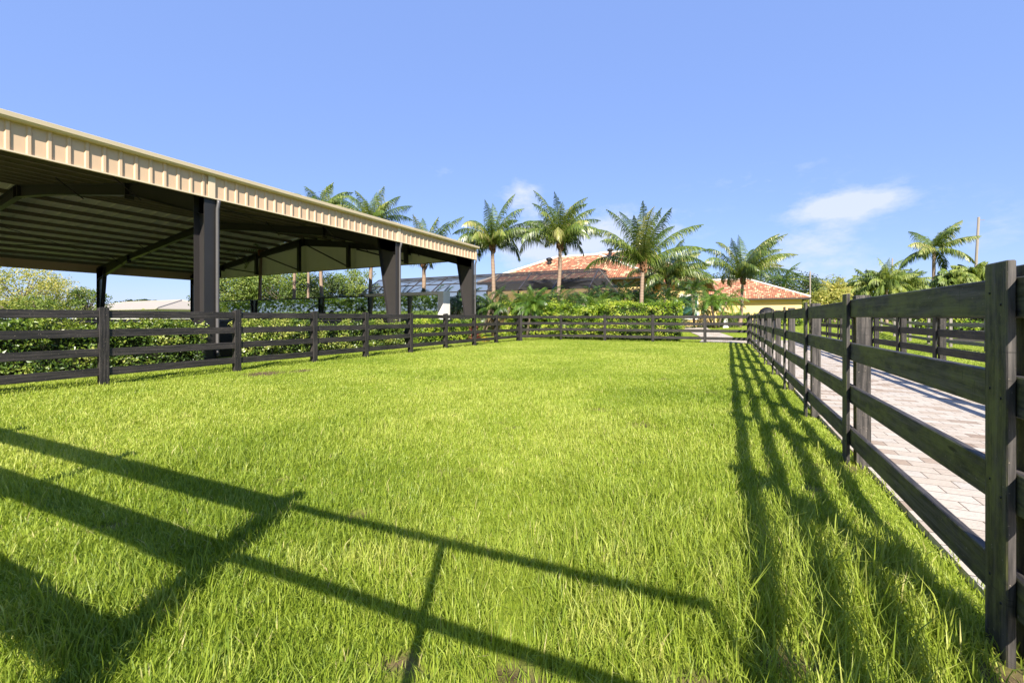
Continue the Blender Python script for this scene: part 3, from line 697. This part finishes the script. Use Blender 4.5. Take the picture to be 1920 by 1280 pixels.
hedge(9.5, 34, 34, 35.5, 1.5, M['hedge_bright'], 'long bright hedge beyond the right-hand paddock', 150, .16, group='hedges by the house', bump=.25)

def frond_set(b, base, n, L, el_hi, el_lo, droop, pairs, leafL, g, wind=(0, 0), w=.04, tint=.5, rach=None, az0=None, spread=1.0, hang=.5):
    base = np.array(base, float)
    for i in range(n):
        az = (i*2.39996+g.normal()*.25) if az0 is None else az0[i]
        el = el_hi+(el_lo-el_hi)*((i+.5)/n)**.85+g.normal()*.08
        Lf = L*(.82+.3*g.random()); dr = droop*(.75+.5*g.random())*(1.15-.35*abs(el))
        K = 14; ts = np.linspace(0, 1, K+1); pts = [base.copy()]; dirs = []
        for k in range(K):
            e = el-dr*1.25*(ts[k]**1.7); d = np.array([math.cos(az)*math.cos(e)+wind[0]*ts[k], math.sin(az)*math.cos(e)+wind[1]*ts[k], math.sin(e)]); d /= np.linalg.norm(d)
            dirs.append(d); pts.append(pts[-1]+d*Lf/K)
        dirs.append(dirs[-1]); pts = np.array(pts); dirs = np.array(dirs)
        if rach is not None: rach.tube([tuple(p) for p in pts[::2]], [max(.006, .03*(1-.8*q))*(L/3)**.5 for q in ts[::2]], 4, False)
        s = np.linspace(.1, .995, pairs); idx = s*K; i0 = np.minimum(idx.astype(int), K-1); fr = (idx-i0)[:, None]
        P = pts[i0]*(1-fr)+pts[i0+1]*fr; D = unit(dirs[i0]*(1-fr)+dirs[np.minimum(i0+1, K)]*fr)
        roll = g.normal()*.35; hz = unit(np.cross(D, np.array([0, 0, 1.]))+1e-6); up = np.cross(hz, D)
        prof = np.clip(np.sin(pi*np.clip(s*.88+.14, 0, 1))**.6, .12, 1)
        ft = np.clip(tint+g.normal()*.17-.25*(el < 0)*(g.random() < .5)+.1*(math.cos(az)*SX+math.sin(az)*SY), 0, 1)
        for sg in (-1, 1):
            sd_ = hz*math.cos(roll)*sg+up*math.sin(roll)*sg
            A = (1.15-.5*s)[:, None]+g.normal(size=(pairs, 1))*.08      # angle from the rachis
            ld = unit(sd_*np.sin(A)*spread+D*np.cos(A)+g.normal(size=(pairs, 3))*.13)
            ll = (leafL*prof*(.6+.6*g.random(pairs)))[:, None]
            h1 = unit(ld+np.array([wind[0]*.4, wind[1]*.4, -hang*.75])); h2 = unit(ld+np.array([wind[0], wind[1], -hang*2.6]))
            p1 = P+h1*ll*.5; p2 = p1+h2*ll*.5
            side = unit(np.cross(h1, up*.8+hz*sg*.5)); 
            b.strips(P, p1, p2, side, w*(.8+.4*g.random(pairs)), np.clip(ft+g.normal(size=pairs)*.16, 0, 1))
def palm(px, d, ycrown, label, L=3.0, n=20, r=.15, lean=(0, 0), el=(1.35, -.5), droop=1.25, pairs=46, leafL=.75, wind=(.25, 0), seed=1, boot=True, mat='palm', tint=.5, royal=False, group='tall palms', w=.045, cat='palm tree', name='coconut_palm', hang=.6):
    x, y = W(px, d); z0 = float(gz(x, y)); zc = ZH(ycrown, d); g = np.random.default_rng(seed)
    t = empty(name, (x, y, z0), 0, label, cat, group); H = zc-z0
    b = MB(); K = 14; pts = []; rad = []
    for k in range(K+1):
        s = k/K; pts.append((lean[0]*(1-s)**1.6+.03*math.sin(s*7+seed), lean[1]*(1-s)**1.6, H*s))
        rad.append(r*(1.35-.35*min(1, s*5)) if s < .2 else r*(1-.22*s)*(1+.04*((k*7) % 3-1)))
    b.tube(pts, rad, 10, True); b.build('trunk', M['palmbark'], t, True)
    if royal:
        b = MB(); b.tube([(pts[-1][0], 0, H-.05), (pts[-1][0], 0, H+.5), (pts[-1][0], 0, H+1.3)], [r*1.0, r*1.05, r*.5], 10); b.build('crownshaft', M['areca_bright'], t, True); H += 1.2
    elif boot:
        b = MB()
        for k in range(16):
            a = k*2.4; zz = H-.55+.045*k; p = Vector((pts[-1][0], 0, zz)); o = Vector((math.cos(a), math.sin(a), 0))
            b.tube([p+o*r*.6, p+o*r*1.25+Vector((0, 0, .12)), p+o*r*(1.6)+Vector((0, 0, .3+.1*(k % 3)))], [.06, .07, .02], 5)
        b.build('leaf_bases', M['boot'], t, True)
    b = MB(); rc = MB()
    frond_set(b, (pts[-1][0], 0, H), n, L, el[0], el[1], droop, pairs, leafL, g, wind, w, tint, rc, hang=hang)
    c = b.build('crown', M[mat], t); rc.build('stalks', M['areca_bright' if royal else 'palm'], c)
    return t
palm(924, 29, 460, 'tall palm rising just right of the arena end column', 3.5, 26, .15, (.12, 0), (1.5, .35), 1.7, 80, .85, (.14, 0), 4, w=.038, hang=1.1)
palm(1050, 29, 456, 'tall palm in front of the screen cage, between the arena and the tiled roof', 3.8, 28, .15, (-.3, 0), (1.5, .45), 1.65, 80, .9, (.2, .05), 9, w=.038, hang=1.1)
palm(1206, 27.5, 497, 'palm with long upswept fronds in front of the tiled roof', 4.4, 18, .14, (-.35, 0), (1.55, .5), 1.1, 110, .95, (.2, .05), 12, w=.038, hang=.85)
palm(1254, 32, 520, 'palm leaning its fronds right, just behind the upswept palm', 3.5, 24, .15, (0, 0), (1.4, .2), 1.4, 90, .95, (.6, .1), 23, w=.038, hang=1.0)
palm(1393, 36, 522, 'palm with a wind-swept crown in front of the yellow wing', 4.6, 24, .14, (-.25, 0), (1.5, .45), 1.4, 100, 1.0, (.65, .1), 31, w=.042, hang=1.1)
palm(1469, 75, 537, 'slim royal palm beyond the roof of the yellow wing', 4.5, 12, .22, (0, 0), (1.2, -.2), 1.0, 40, .8, (.5, 0), 6, False, 'palm', .4, True, w=.09, name='royal_palm')
palm(1752, 45, 466, 'lone royal palm with flat fronds above the right-hand fence', 4.0, 13, .17, (-.35, 0), (1.2, -.35), .85, 110, 1.1, (.1, 0), 17, False, 'palm', .7, False, w=.055, name='royal_palm', hang=.8)
palm(795, 31, 492, 'palm with an orange leaf base showing under the arena gable', 4.2, 16, .17, (-.2, 0), (1.5, .3), .95, 90, 1.0, (.25, 0), 41, w=.038, hang=.9)
palm(697, 33, 424, 'palm with a full crown above the middle of the arena roof', 3.4, 26, .15, (-.3, 0), (1.5, .1), 1.35, 80, 1.0, (.3, 0), 52, w=.038, hang=1.0)
palm(600, 37, 402, 'farthest left palm crown above the arena roof', 3.6, 26, .16, (.35, 0), (1.4, 0), 1.4, 80, 1.0, (.3, 0), 63, w=.042, hang=1.0)
palm(489, 34, 470, 'palm with a pale leaning trunk seen below the arena roof', 2.4, 10, .14, (-.25, 0), (1.2, -.1), 1.0, 30, .6, (0, 0), 64)
palm(552, 38, 470, 'palm with a straight tan trunk behind the mirrors', 2.2, 10, .15, (0, 0), (1.2, -.1), 1.0, 30, .6, (0, 0), 65)
palm(578, 42, 468, 'palm with a dark slim trunk, left one of the close pair behind the mirrors', 2.2, 10, .13, (0, 0), (1.2, -.1), 1.0, 30, .6, (0, 0), 66)
for i, (px, d, yt, L, lab) in enumerate([(1630, 60, 535, 3.2, 'bushy palm at the left of the palm clump beyond the right-hand fence'), (1662, 58, 530, 3.6, 'tallest bushy palm in the clump beyond the right-hand fence'), (1700, 60, 537, 3.2, 'bushy palm at the right of the clump beyond the fence'),
                             (1785, 40, 527, 1.7, 'low palm top peeping over the top rail right of the lone royal palm'), (1822, 42, 521, 2.0, 'palm top peeping over the top rail beside the leaning pole'), (1565, 80, 548, 3.4, 'round-headed palm among the trees right of the thin pole'), (1590, 84, 546, 3.6, 'browned round-headed palm nearest the palm clump')]):
    palm(px, d, yt, lab, L, 44, .16, (0, 0), (1.5, -.4), 1.5, 40, 1.0, (.1, 0), 70+i, False, 'tree_yellow' if i in (5, 6) else 'tree', .6, w=.07, hang=1.0, group='palms beyond the right-hand paddock', name='bushy_palm')

def clump(px, d, ytop, label, spread=1.2, n=26, mat='areca', L=2.0, seed=1, stems=4, tint=.5, group='dwarf palms in front of the house', el=(1.35, .0), pairs=44, leafL=.45, w=.022, trunk_h=None, hang=.35, base=None):
    x, y = W(px, d); z0 = float(gz(x, y)); zt = ZH(ytop, d)-z0; g = np.random.default_rng(seed)
    t = empty('dwarf_palm', (x, y, z0), 0, label, 'palm', group); b = MB(); rc = MB(); tr = MB()
    th = trunk_h if trunk_h is not None else max(.3, zt-L*.8)
    for k in range(stems):
        a = k*2.4+seed; ox, oy = math.cos(a)*spread*.3, math.sin(a)*spread*.3; hh = th*(.75+.3*g.random())
        bx, by = ox*2.0, oy*2.0
        tr.tube([(ox*.4, oy*.4, 0), (ox, oy, hh*.5), (bx, by, hh)], [.09, .075, .08], 7)
        frond_set(b, (bx, by, hh), n//stems+2, L, el[0], el[1], 1.3, pairs, leafL, g, (.08, 0), w, tint, rc, hang=hang)
    tr.build('trunk', M['bark'], t, True); c = b.build('crown', M[mat], t); rc.build('stalks', M['areca_bright'], c)
for i, a in enumerate([(648, 31, 533, 'dark feathery palm clump at the left end behind the mirrors'), (706, 30, 530, 'dark feathery palm clump left of the second column'), (760, 30, 527, 'dark feathery palm clump right of the second column'),
                       (838, 30, 522, 'dark feathery palm clump left of the end column'), (900, 28, 528, 'dark feathery palm clump just right of the end column')]):
    clump(a[0], a[1], a[2], a[3], 1.8, 34, 'areca', 1.9, 100+i, 5, .45, 'dark palm clumps behind the mirrors', hang=.5)
for i, a in enumerate([(948, 27.5, 535, 'dark clump left of the first dwarf palm at the foot of the tall palm'), (1022, 28, 530, 'dark feathery palm clump under the screen cage by the second tall palm'), (1072, 28.5, 528, 'dark feathery palm clump right of the second tall palm'),
                       (1142, 30, 520, 'dark feathery palm clump at the right end of the screen cage'), (1180, 30, 520, 'dark feathery palm clump left of the upswept palm trunk'), (1228, 30, 522, 'dark feathery palm clump right of the upswept palm trunk'),
                       (1250, 31, 524, 'dark feathery palm clump left of the shuttered window')]):
    clump(a[0], a[1], a[2], a[3], 1.7, 34, 'areca', 1.8, 120+i, 5, .5, hang=.5)
clump(1302, 36, 500, 'tall dark palm clump above the shuttered window', .6, 30, 'areca', 1.9, 140, 2, .5, trunk_h=3.6, el=(1.35, .35), hang=.5)
clump(985, 25.9, 540, 'green dwarf date palm behind the hedge, nearest the tall arena palm', .8, 30, 'areca_bright', 1.55, 201, 1, .3, trunk_h=1.9, pairs=60, el=(1.4, -.35), hang=.6, w=.018)
clump(1110, 25.6, 533, 'bright dwarf date palm with a dark trunk standing in the hedge', .3, 30, 'areca_bright', 1.5, 202, 1, .5, trunk_h=1.95, pairs=60, el=(1.4, -.45), hang=.6, w=.018)
clump(1342, 33, 524, 'many-stemmed dwarf date palm in front of the yellow wall', 1.5, 48, 'areca_bright', 1.75, 203, 4, .5, trunk_h=2.1, pairs=50, el=(1.3, -.5), hang=.6)
clump(1075, 26, 560, 'small dwarf palm tucked behind the hedge under the second tall palm', .4, 16, 'areca', 1.1, 205, 1, .6, trunk_h=1.3, pairs=30, el=(1.3, -.2))

# small colourful bushes at the left end of the far fence
def bush(x, y, r, mat, label, n=500, ln=.12, cat='shrub', name='shrub', group=None, hz=1.0, tint=.5):
    g = np.random.default_rng(int(abs(x*91+y*53)*7)); t = empty(name, (x, y, float(gz(x, y))), 0, label, cat, group); b = MB()
    p = unit(g.normal(size=(n, 3)))*(r*(.55+.5*g.random((n, 1))**.5)); p[:, 2] = np.abs(p[:, 2])*hz+.05
    nr = unit(p+rand_unit(n, g)*r*.8); ax = unit(np.cross(nr, rand_unit(n, g))); l = ln*(.6+.7*g.random(n))
    b.leaves(p, ax, nr, l, l*.45, np.clip(tint+g.normal(size=n)*.25, 0, 1)); b.build('leaves', mat, t)
    b = MB()
    for k in range(5): a = k*1.3; b.tube([(0, 0, 0), (math.cos(a)*r*.3, math.sin(a)*r*.3, r*.5*hz), (math.cos(a)*r*.6, math.sin(a)*r*.6, r*.85*hz)], [.02, .014, .006], 5)
    b.build('stems', M['bark'], t); return t
bush(*W(909, 21.6), .26, M['flower_y'], 'small yellow-leaved bush at the foot of the left fence by the end column', 160, .10, hz=.8)
bush(*W(888, 22.6), .40, M['flower_r'], 'dark red-leaved bush beside the arena end column', 300, .13, hz=2.2)
bush(*W(892, 21.4), .15, M['flower_y'], 'tiny yellow-leaved bush left of the red bush', 90, .09, hz=.8)
bush(*W(1318, 34), .7, M['tree_dark'], 'dark rounded shrub under the shuttered window', 600, .14, hz=1.1)
bush(*W(1366, 35), .8, M['tree_dark'], 'dark rounded shrub right of the many-stemmed dwarf palm', 700, .14, hz=1.1)
bush(*W(1284, 33), .7, M['tree_dark'], 'dark low shrub between the clipped hedge end and the window', 600, .14, hz=.9)

# ------------------------------------------------------------------ trees
def tree(x, y, h, rad, mat, label, leaves=9000, ln=.22, seed=1, group='trees beyond the arena', trunk_r=.16, sparse=1.0, z=None, clumps=26, trunk_mat='bark', name='broadleaf_tree', crown0=.35, tint=.5):
    z0 = float(gz(x, y)) if z is None else z; g = np.random.default_rng(seed); t = empty(name, (x, y, z0), 0, label, 'tree', group)
    tr = MB(); hb = h*crown0
    tr.tube([(0, 0, -.1), (.05, .03, hb*.6), (.0, .1, hb), (.1, 0, h*.62)], [trunk_r*1.3, trunk_r, trunk_r*.85, trunk_r*.5], 8)
    cs = []; b = MB()
    for k in range(clumps):
        a = k*2.39996+g.normal()*.3; u = ((k+.5)/clumps); zz = hb+(h-hb)*(.12+.80*u)
        prof = math.sin(pi*min(.97, .18+.75*u))**.6; rr = rad*prof*(.35+.6*g.random()**.6)
        c = np.array([math.cos(a)*rr, math.sin(a)*rr, zz+g.normal()*.15]); cs.append(c)
        s0 = Vector((.03, .05, hb+(zz-hb)*.35)); m = Vector(tuple(c))*.55+s0*.45+Vector((0, 0, -.1*h*.1)); tr.tube([s0, m, tuple(c)], [trunk_r*.42, trunk_r*.24, trunk_r*.08], 5)
    per = leaves//clumps
    for c in cs:
        cr = rad*(.26+.2*g.random()); q = rand_unit(per, g)*(cr*g.random((per, 1))**(.45)); q[:, 2] *= .72
        p = c+q; nr = unit(q/cr+rand_unit(per, g)*.8+np.array([0, 0, .3])); ax = unit(np.cross(nr, rand_unit(per, g))); l = ln*(.55+.8*g.random(per))
        tt = np.clip(tint+g.normal()*.13+g.normal(size=per)*.17+.1*q[:, 2]/cr, 0, 1); b.leaves(p, ax, nr, l, l*.55, tt)
    tr.build('trunk', M[trunk_mat], t, True); b.build('crown', M[mat], t); return t
T = [  # px, distance, top row, radius, material, label
 (40, 44, 500, 4.4, 'tree_yellow', 'airy yellow-green tree at the left edge under the arena roof', 6500, .2),
 (105, 50, 520, 3.0, 'tree_yellow', 'smaller yellow-green tree right of the airy tree', 4000, .2),
 (68, 36, 558, 1.9, 'tree', 'low bright shrub-like tree in front of the airy yellow tree', 3500, .18),
 (162, 47, 540, 2.0, 'tree', 'flat-topped feathery tree left of the far arena column', 3500, .2),
 (430, 46, 500, 3.6, 'tree', 'light green tree just right of the nearest column', 7500, .24),
 (480, 50, 498, 4.4, 'tree', 'broad green tree behind the pale leaning palm trunk', 8500, .24),
 (535, 47, 508, 3.6, 'tree', 'green tree behind the straight tan palm trunk', 7500, .24),
 (590, 50, 512, 3.6, 'tree_dark', 'darker tree behind the close pair of palm trunks', 7000, .24),
 (640, 52, 512, 3.2, 'tree', 'green tree between the mirrors and the screen cage', 6500, .24),
 (675, 60, 500, 2.6, 'tree', 'thin-topped tree rising behind the left end of the screen cage', 3500, .24),
]
for i, (px, d, yt, rad, mt, lab, nl, ln) in enumerate(T):
    x, y = W(px, d); h = ZH(yt, d)-float(gz(x, y)); tree(x, y, h, rad, mt, lab, nl, ln, 300+i, crown0=.2, tint=.55, sparse=1)
T2 = [(270, 110, 562, 2.2, 'tree_dark', 'small dark treetop behind the beige roof, left one'), (298, 112, 563, 2.0, 'tree_dark', 'small dark treetop behind the beige roof, right one'),
 (1435, 92, 513, 6, 'tree_dark', 'dark tree behind the wing roof, left of the royal palm'), (1498, 95, 517, 7, 'tree_dark', 'broad dark tree right of the royal palm beyond the wing roof'), (1540, 98, 524, 6, 'tree', 'olive tree just right of the thin pole'),
 (1582, 92, 540, 5, 'tree', 'pale olive tree behind the round-headed palms'), (1548, 74, 548, 3.5, 'tree_yellow', 'yellow-green tree low behind the fence, right of the thin pole'), (1610, 80, 549, 3, 'tree', 'green tree between the round-headed palms and the palm clump'),
 (1730, 85, 533, 4, 'tree', 'green tree left of the lone royal palm'), (1660, 95, 541, 6, 'tree_dark', 'dark tree behind the palm clump'), (1380, 96, 520, 6, 'tree_dark', 'dark tree behind the wind-swept palm crown'), (1330, 98, 516, 6, 'tree_dark', 'dark tree behind the house, left of the wind-swept palm')]
for i, (px, d, yt, rad, mt, lab) in enumerate(T2):
    x, y = W(px, d); h = ZH(yt, d)-float(gz(x, y)); tree(x, y, h, rad, mt, lab, 5500, .42, 340+i, 'trees beyond the house', .25, crown0=.2, clumps=22)
# belt of far trees that closes the horizon all round (also what the mirrors see)
def belt(name, pts, label, h, n, ln, seed, mat='tree_dark'):
    g = np.random.default_rng(seed); b = MB(); b2 = MB()
    for k in range(len(pts)-1):
        a = np.array(pts[k], float); c = np.array(pts[k+1], float); L = np.linalg.norm(c-a); m = int(n*L)
        u = g.random(m); q = a+(c-a)*u[:, None]+g.normal(size=(m, 2))*2.2
        hh = h*(.55+.5*vnoise(q[:, 0]+k*9, q[:, 1]+4, 6)+.2*vnoise(q[:, 0], q[:, 1], 1.7)); z = hh*g.random(m)**.45
        p = np.column_stack([q, z+gz(q[:, 0], q[:, 1])]); nr = unit(rand_unit(m, g)+np.array([0, 0, .4])); ax = unit(np.cross(nr, rand_unit(m, g))); l = ln*(.6+.8*g.random(m))
        b.leaves(p, ax, nr, l, l*.6, np.clip(.5+g.normal(size=m)*.2, 0, 1))
    o = b.build(name, M[mat], None); tag(o, label, None, None, 'stuff')
belt('far_woodland', [(-150, 60), (-110, 120), (-20, 150), (60, 140), (140, 90)], 'far belt of woodland along the horizon behind the houses', 5.2, 260, .8, 5)
belt('woodland', [(-170, 45), (-135, -15), (-75, -36), (-30, -44), (20, -40), (60, -25)], 'green woodland behind the camera that the arena mirrors reflect', 6.0, 120, .7, 6, 'tree')
belt('right_woodland', [(35, 62), (60, 50), (90, 30), (110, -10)], 'low woodland at the far right beyond the paddocks', 2.6, 90, .6, 8, 'tree')

# ------------------------------------------------------------------ buildings
def uvface(bm, uvl, vs, U, V_, o):
    f = bm.faces.new([bm.verts.new(v) for v in vs])
    for lp in f.loops:
        r = lp.vert.co-o; lp[uvl].uv = (r.dot(U), r.dot(V_))
    return f
def hip_roof(parent, org, x0, x1, y0, y1, ze, zr, mat, ov=.0, cap=True, capmat='cap', thick=.14):
    """hip roof with its ridge along x (or y when deeper than wide)"""
    bm = bmesh.new(); uvl = bm.loops.layers.uv.new('UVMap')
    w, l = x1-x0, y1-y0; h = min(w, l)/2
    if w >= l: ra, rb = (x0+h, (y0+y1)/2, zr), (x1-h, (y0+y1)/2, zr)
    else: ra, rb = ((x0+x1)/2, y0+h, zr), ((x0+x1)/2, y1-h, zr)
    A, B_, C, D = (x0, y0, ze), (x1, y0, ze), (x1, y1, ze), (x0, y1, ze)
    if w >= l: F = [(A, B_, rb, ra), (B_, C, rb), (C, D, ra, rb), (D, A, ra)]
    else: F = [(A, B_, ra), (B_, C, rb, ra), (C, D, rb), (D, A, ra, rb)]
    for f in F:
        f = [Vector(p) for p in f]; U = (f[1]-f[0]).normalized(); nr = U.cross(f[2]-f[0]).normalized(); uvface(bm, uvl, f, U, nr.cross(U), f[0])
    for a, b in ((A, B_), (B_, C), (C, D), (D, A)):   # eave edge
        a = Vector(a); b = Vector(b); U = (b-a).normalized(); dn = Vector((0, 0, -thick)); uvface(bm, uvl, [a+dn, b+dn, b, a], U, Vector((0, 0, 1)), a)
    bm.faces.new([bm.verts.new((p[0], p[1], ze-thick)) for p in (D, C, B_, A)])
    me = bpy.data.meshes.new('roof'); bm.to_mesh(me); bm.free(); me.materials.append(mat)
    ro = link('roof', me, parent, (-org[0], -org[1], -org[2]))
    if cap:
        for a, b in ((A, ra), (B_, ra if w < l else rb), (C, rb), (D, rb if w < l else ra), (ra, rb)):
            m = MB(); a = Vector(a); b = Vector(b); n_ = max(2, int((b-a).length/.4)); pts = [a+(b-a)*(i/n_) for i in range(n_+1)]
            m.tube(pts, [.13+.02*(i % 2) for i in range(n_+1)], 6); m.build('ridge_cap', M[capmat], ro, True)
    return ro, ra, rb
def window(parent, org, x, z0, z1, w, y, shut=True):
    f = MB(); f.box(x-w/2-.12, x+w/2+.12, y-.07, y-.003, z1, z1+.2); f.box(x-w/2-.1, x-w/2, y-.06, y-.004, z0, z1-.002); f.box(x+w/2, x+w/2+.1, y-.06, y-.004, z0, z1-.002); f.box(x-w/2-.12, x+w/2+.12, y-.09, y-.003, z0-.1, z0-.002)
    fo = f.build('window', M['white'], parent, loc=(-org[0], -org[1], -org[2]))
    m = MB()
    k = 0; zz = z0
    m.box(x-w/2+.002, x+w/2-.002, y-.03, y-.006, z0, z1-.004)
    while zz < z1-.06: m.box(x-w/2+.04, x-.02, y-.045, y-.031, zz+.01, zz+.055); m.box(x+.02, x+w/2-.04, y-.045, y-.031, zz+.01, zz+.055); zz += .075
    m.build('shutter', M['shutter'], fo)
def house():
    org = (-10, 42, .45); t = empty('tiled_roof_house', org, 0, 'yellow house with terracotta barrel tile roofs and green shutters', 'house'); off = (-org[0], -org[1], -org[2])
    def part(b, n_, m_): return b.build(n_, m_, t, loc=off)
    # front left block, rear block, right wing
    for (x0, x1, y0, y1, ze, zr, ov) in ((-22, -5.5, 36, 48, 4.75, 7.6, .7), (-21.5, -1.4, 42.2, 58.2, 4.7, 9.0, .7), (-9, 8.2, 57.6, 69.5, 3.65, 6.35, .7)):
        b = MB(); b.box(x0+ov, x1-ov, y0+ov, y1-ov, 0, ze-.15); part(b, 'wall', M['yellow'])
        hip_roof(t, org, x0, x1, y0, y1, ze, zr, M['tile'])
        b = MB()
        e = .03
        b.box(x0-e, x1+e, y0-e-.06, y0-.001, ze-.26, ze-.10); b.box(x1+.001, x1+e+.06, y0-e, y1+e, ze-.26, ze-.10); part(b, 'eave_gutter', M['cage'])
    window(t, org, -3.25, 1.2, 3.25, 1.45, 42.9); window(t, org, -7.5, 2.0, 3.1, .8, 42.9)
    b = MB(); b.box(-2.13, -2.05, 42.2+.69, 42.899, 1, 3); 
    # two small roof vents
    for px, py, d in ((1144, 468, 49), (1030, 486, 43)):
        x, y = W(px, d); z = ZH(py+4, d); b = MB(); b.tube([(x, y, z-.3), (x, y, z+.02), (x, y, z+.12), (x, y, z+.3), (x, y, z+.38)], [.2, .2, .34, .32, .1], 10); part(b, 'roof_vent', M['bin'])
house()
def cage():
    # screened pool enclosure with a mansard top
    x0, x1, y0, y1, zw, zt, rin = -34.0, -9.6, 32.2, 40.0, 3.6, 5.35, 2.8; org = (x1, y0, float(gz(0, y0)))
    t = empty('screen_enclosure', org, 0, 'dark mesh pool cage with bronze frame standing before the tiled roof', 'enclosure'); off = (-org[0], -org[1], -org[2])
    xs = np.linspace(x0, x1, 9)
    def prof(x):
        return [(x, y0, .3), (x, y0, zw), (x, y0+rin, zt), (x, y1, zt+.1)]
    for x in xs:
        b = MB(); P = prof(x); ins = 0
        for a, c in zip(P[:-1], P[1:]): b.bar(a, c, .07, .13, (1, 0, 0))
        b.build('portal_beam', M['cage'], t, loc=off)
    for (ya, z) in ((y0, zw), (y0+rin, zt), (y0+rin/2, (zw+zt)/2), (y0, 1.6), (y0+5, zt+.05)):
        b = MB(); b.bar((x0, ya, z), (x1, ya, z), .06, .10); b.build('purlin_beam', M['cage'], t, loc=off)
    for i in range(0, 8):   # knee braces in the slope bays
        b = MB(); b.bar((xs[i], y0, zw), (xs[i+1], y0+rin, zt), .05, .05); b.build('brace', M['cage'], t, loc=off)
    for i in range(8):
        xa, xb = xs[i]+.04, xs[i+1]-.04
        b = MB(); b.add([(xa, y0, .3), (xb, y0, .3), (xb, y0, zw), (xa, y0, zw), (xb, y0+rin, zt), (xa, y0+rin, zt), (xb, y1, zt+.1), (xa, y1, zt+.1)], [(0, 1, 2, 3), (3, 2, 4, 5), (5, 4, 6, 7)])
        b.build('screen_panel', M['screen'], t, loc=off)
    # right-hand side wall, hipped too
    b = MB(); b.add([(x1, y0, .3), (x1+1.6, y0+rin, .3), (x1+1.6, y1, .3), (x1, y0, zw), (x1+1.6, y0+rin, zw-.3), (x1+1.6, y1, zw-.3), (x1, y0+rin, zt), (x1, y1, zt+.1)], [(0, 1, 4, 3), (1, 2, 5, 4), (4, 5, 7, 6)], [(3, 4, 6)])
    b.build('screen_panel', M['screen'], t, loc=off)
    for a, c in (((x1, y0, zw), (x1+1.6, y0+rin, zw-.3)), ((x1+1.6, y0+rin, .3), (x1+1.6, y0+rin, zw-.3)), ((x1+1.6, y0+rin, zw-.3), (x1, y0+rin, zt)), ((x1+1.6, y0+rin, zw-.3), (x1+1.6, y1, zw-.3))):
        b = MB(); b.bar(a, c, .07, .09, (1, .2, .1)); b.build('corner_beam', M['cage'], t, loc=off)
cage()
def far_house():
    x, y = W(245, 70); org = (x, y, 0); t = empty('low_beige_house', org, 0, 'low pale house with a beige shingle roof seen under the arena roof', 'house')
    ze = ZH(581, 70); zr = ZH(566, 66)
    x0, x1 = W(128, 72)[0], W(352, 62)[0]
    b = MB(); b.box(x0+.5, x1-.5, y-3.5, y+7, 0, ze-.1); b.build('wall', M['pale_wall'], t, loc=(-x, -y, 0))
    hip_roof(t, org, x0, x1, y-4, y+7.5, ze, zr+.25, M['beige_roof'], 0, True, 'beige_roof')
    for k in range(3):
        xx = x0+3+k*5; b = MB(); b.box(xx, xx+1.4, y-3.56, y-3.503, .9, 2.0); b.build('window', M['steel_dark'], t, loc=(-x, -y, 0))
far_house()

# ------------------------------------------------------------------ small things
def pole(px, d, ytop, r, label, lean=0, z0=0):
    x, y = W(px, d); t = empty('utility_pole', (x, y, 0), 0, label, 'pole', 'bare poles on the skyline'); H = ZH(ytop, d); b = MB()
    b.tube([(0, 0, 0), (lean*.5, 0, H*.5), (lean, 0, H)], [r, r*.9, r*.75], 8); b.build('shaft', M['pole'], t, True)
    b = MB(); b.bar((lean-.02, 0, H-.35), (lean+.5, 0, H-.4), .05, .05); b.build('bracket', M['pole'], t)
pole(1823, 50, 408, .16, 'tall leaning bare pole right of the lone royal palm', .55)
pole(1519, 62, 508, .11, 'thin grey pole at the right end of the wing roof', 0)
pole(1673, 70, 484, .12, 'thin pole sticking out of the palm clump', 0)
def bin_():
    x, y = 1.75, 24.9; t = empty('domed_bin', (x, y, 0), 0, 'black dome-topped bin standing behind the far right fence corner', 'bin'); b = MB()
    b.tube([(0, 0, .02), (0, 0, .1), (0, 0, 1.15)], [.30, .32, .38], 20); b.build('body', M['bin'], t, True)
    b = MB(); b.tube([(0, 0, 1.152), (0, 0, 1.25), (0, 0, 1.5), (0, 0, 1.66), (0, 0, 1.75), (0, 0, 1.78)], [.42, .42, .38, .29, .15, .03], 20); l = b.build('lid', M['bin'], t, True)
    b = MB(); b.tube([(-.1, -.40, 1.3), (-.1, -.47, 1.34), (.1, -.47, 1.34), (.1, -.40, 1.3)], .012, 6); b.build('handle', M['steel'], l)
bin_()
def pillar():
    x, y = W(1361, 34); z = float(gz(x, y)); t = empty('white_pedestal', (x, y, z), 0, 'small white pedestal on the far lawn between the dwarf palm and the bin', 'pedestal'); b = MB()
    b.box(-.2, .2, -.2, .2, 0, .12); b.build('plinth', M['white'], t); b = MB(); b.box(-.14, .14, -.14, .14, .121, .8); b.build('shaft', M['white'], t); b = MB(); b.box(-.18, .18, -.18, .18, .801, .88); b.build('cap', M['white'], t)
pillar()
print('objects', len(bpy.data.objects))
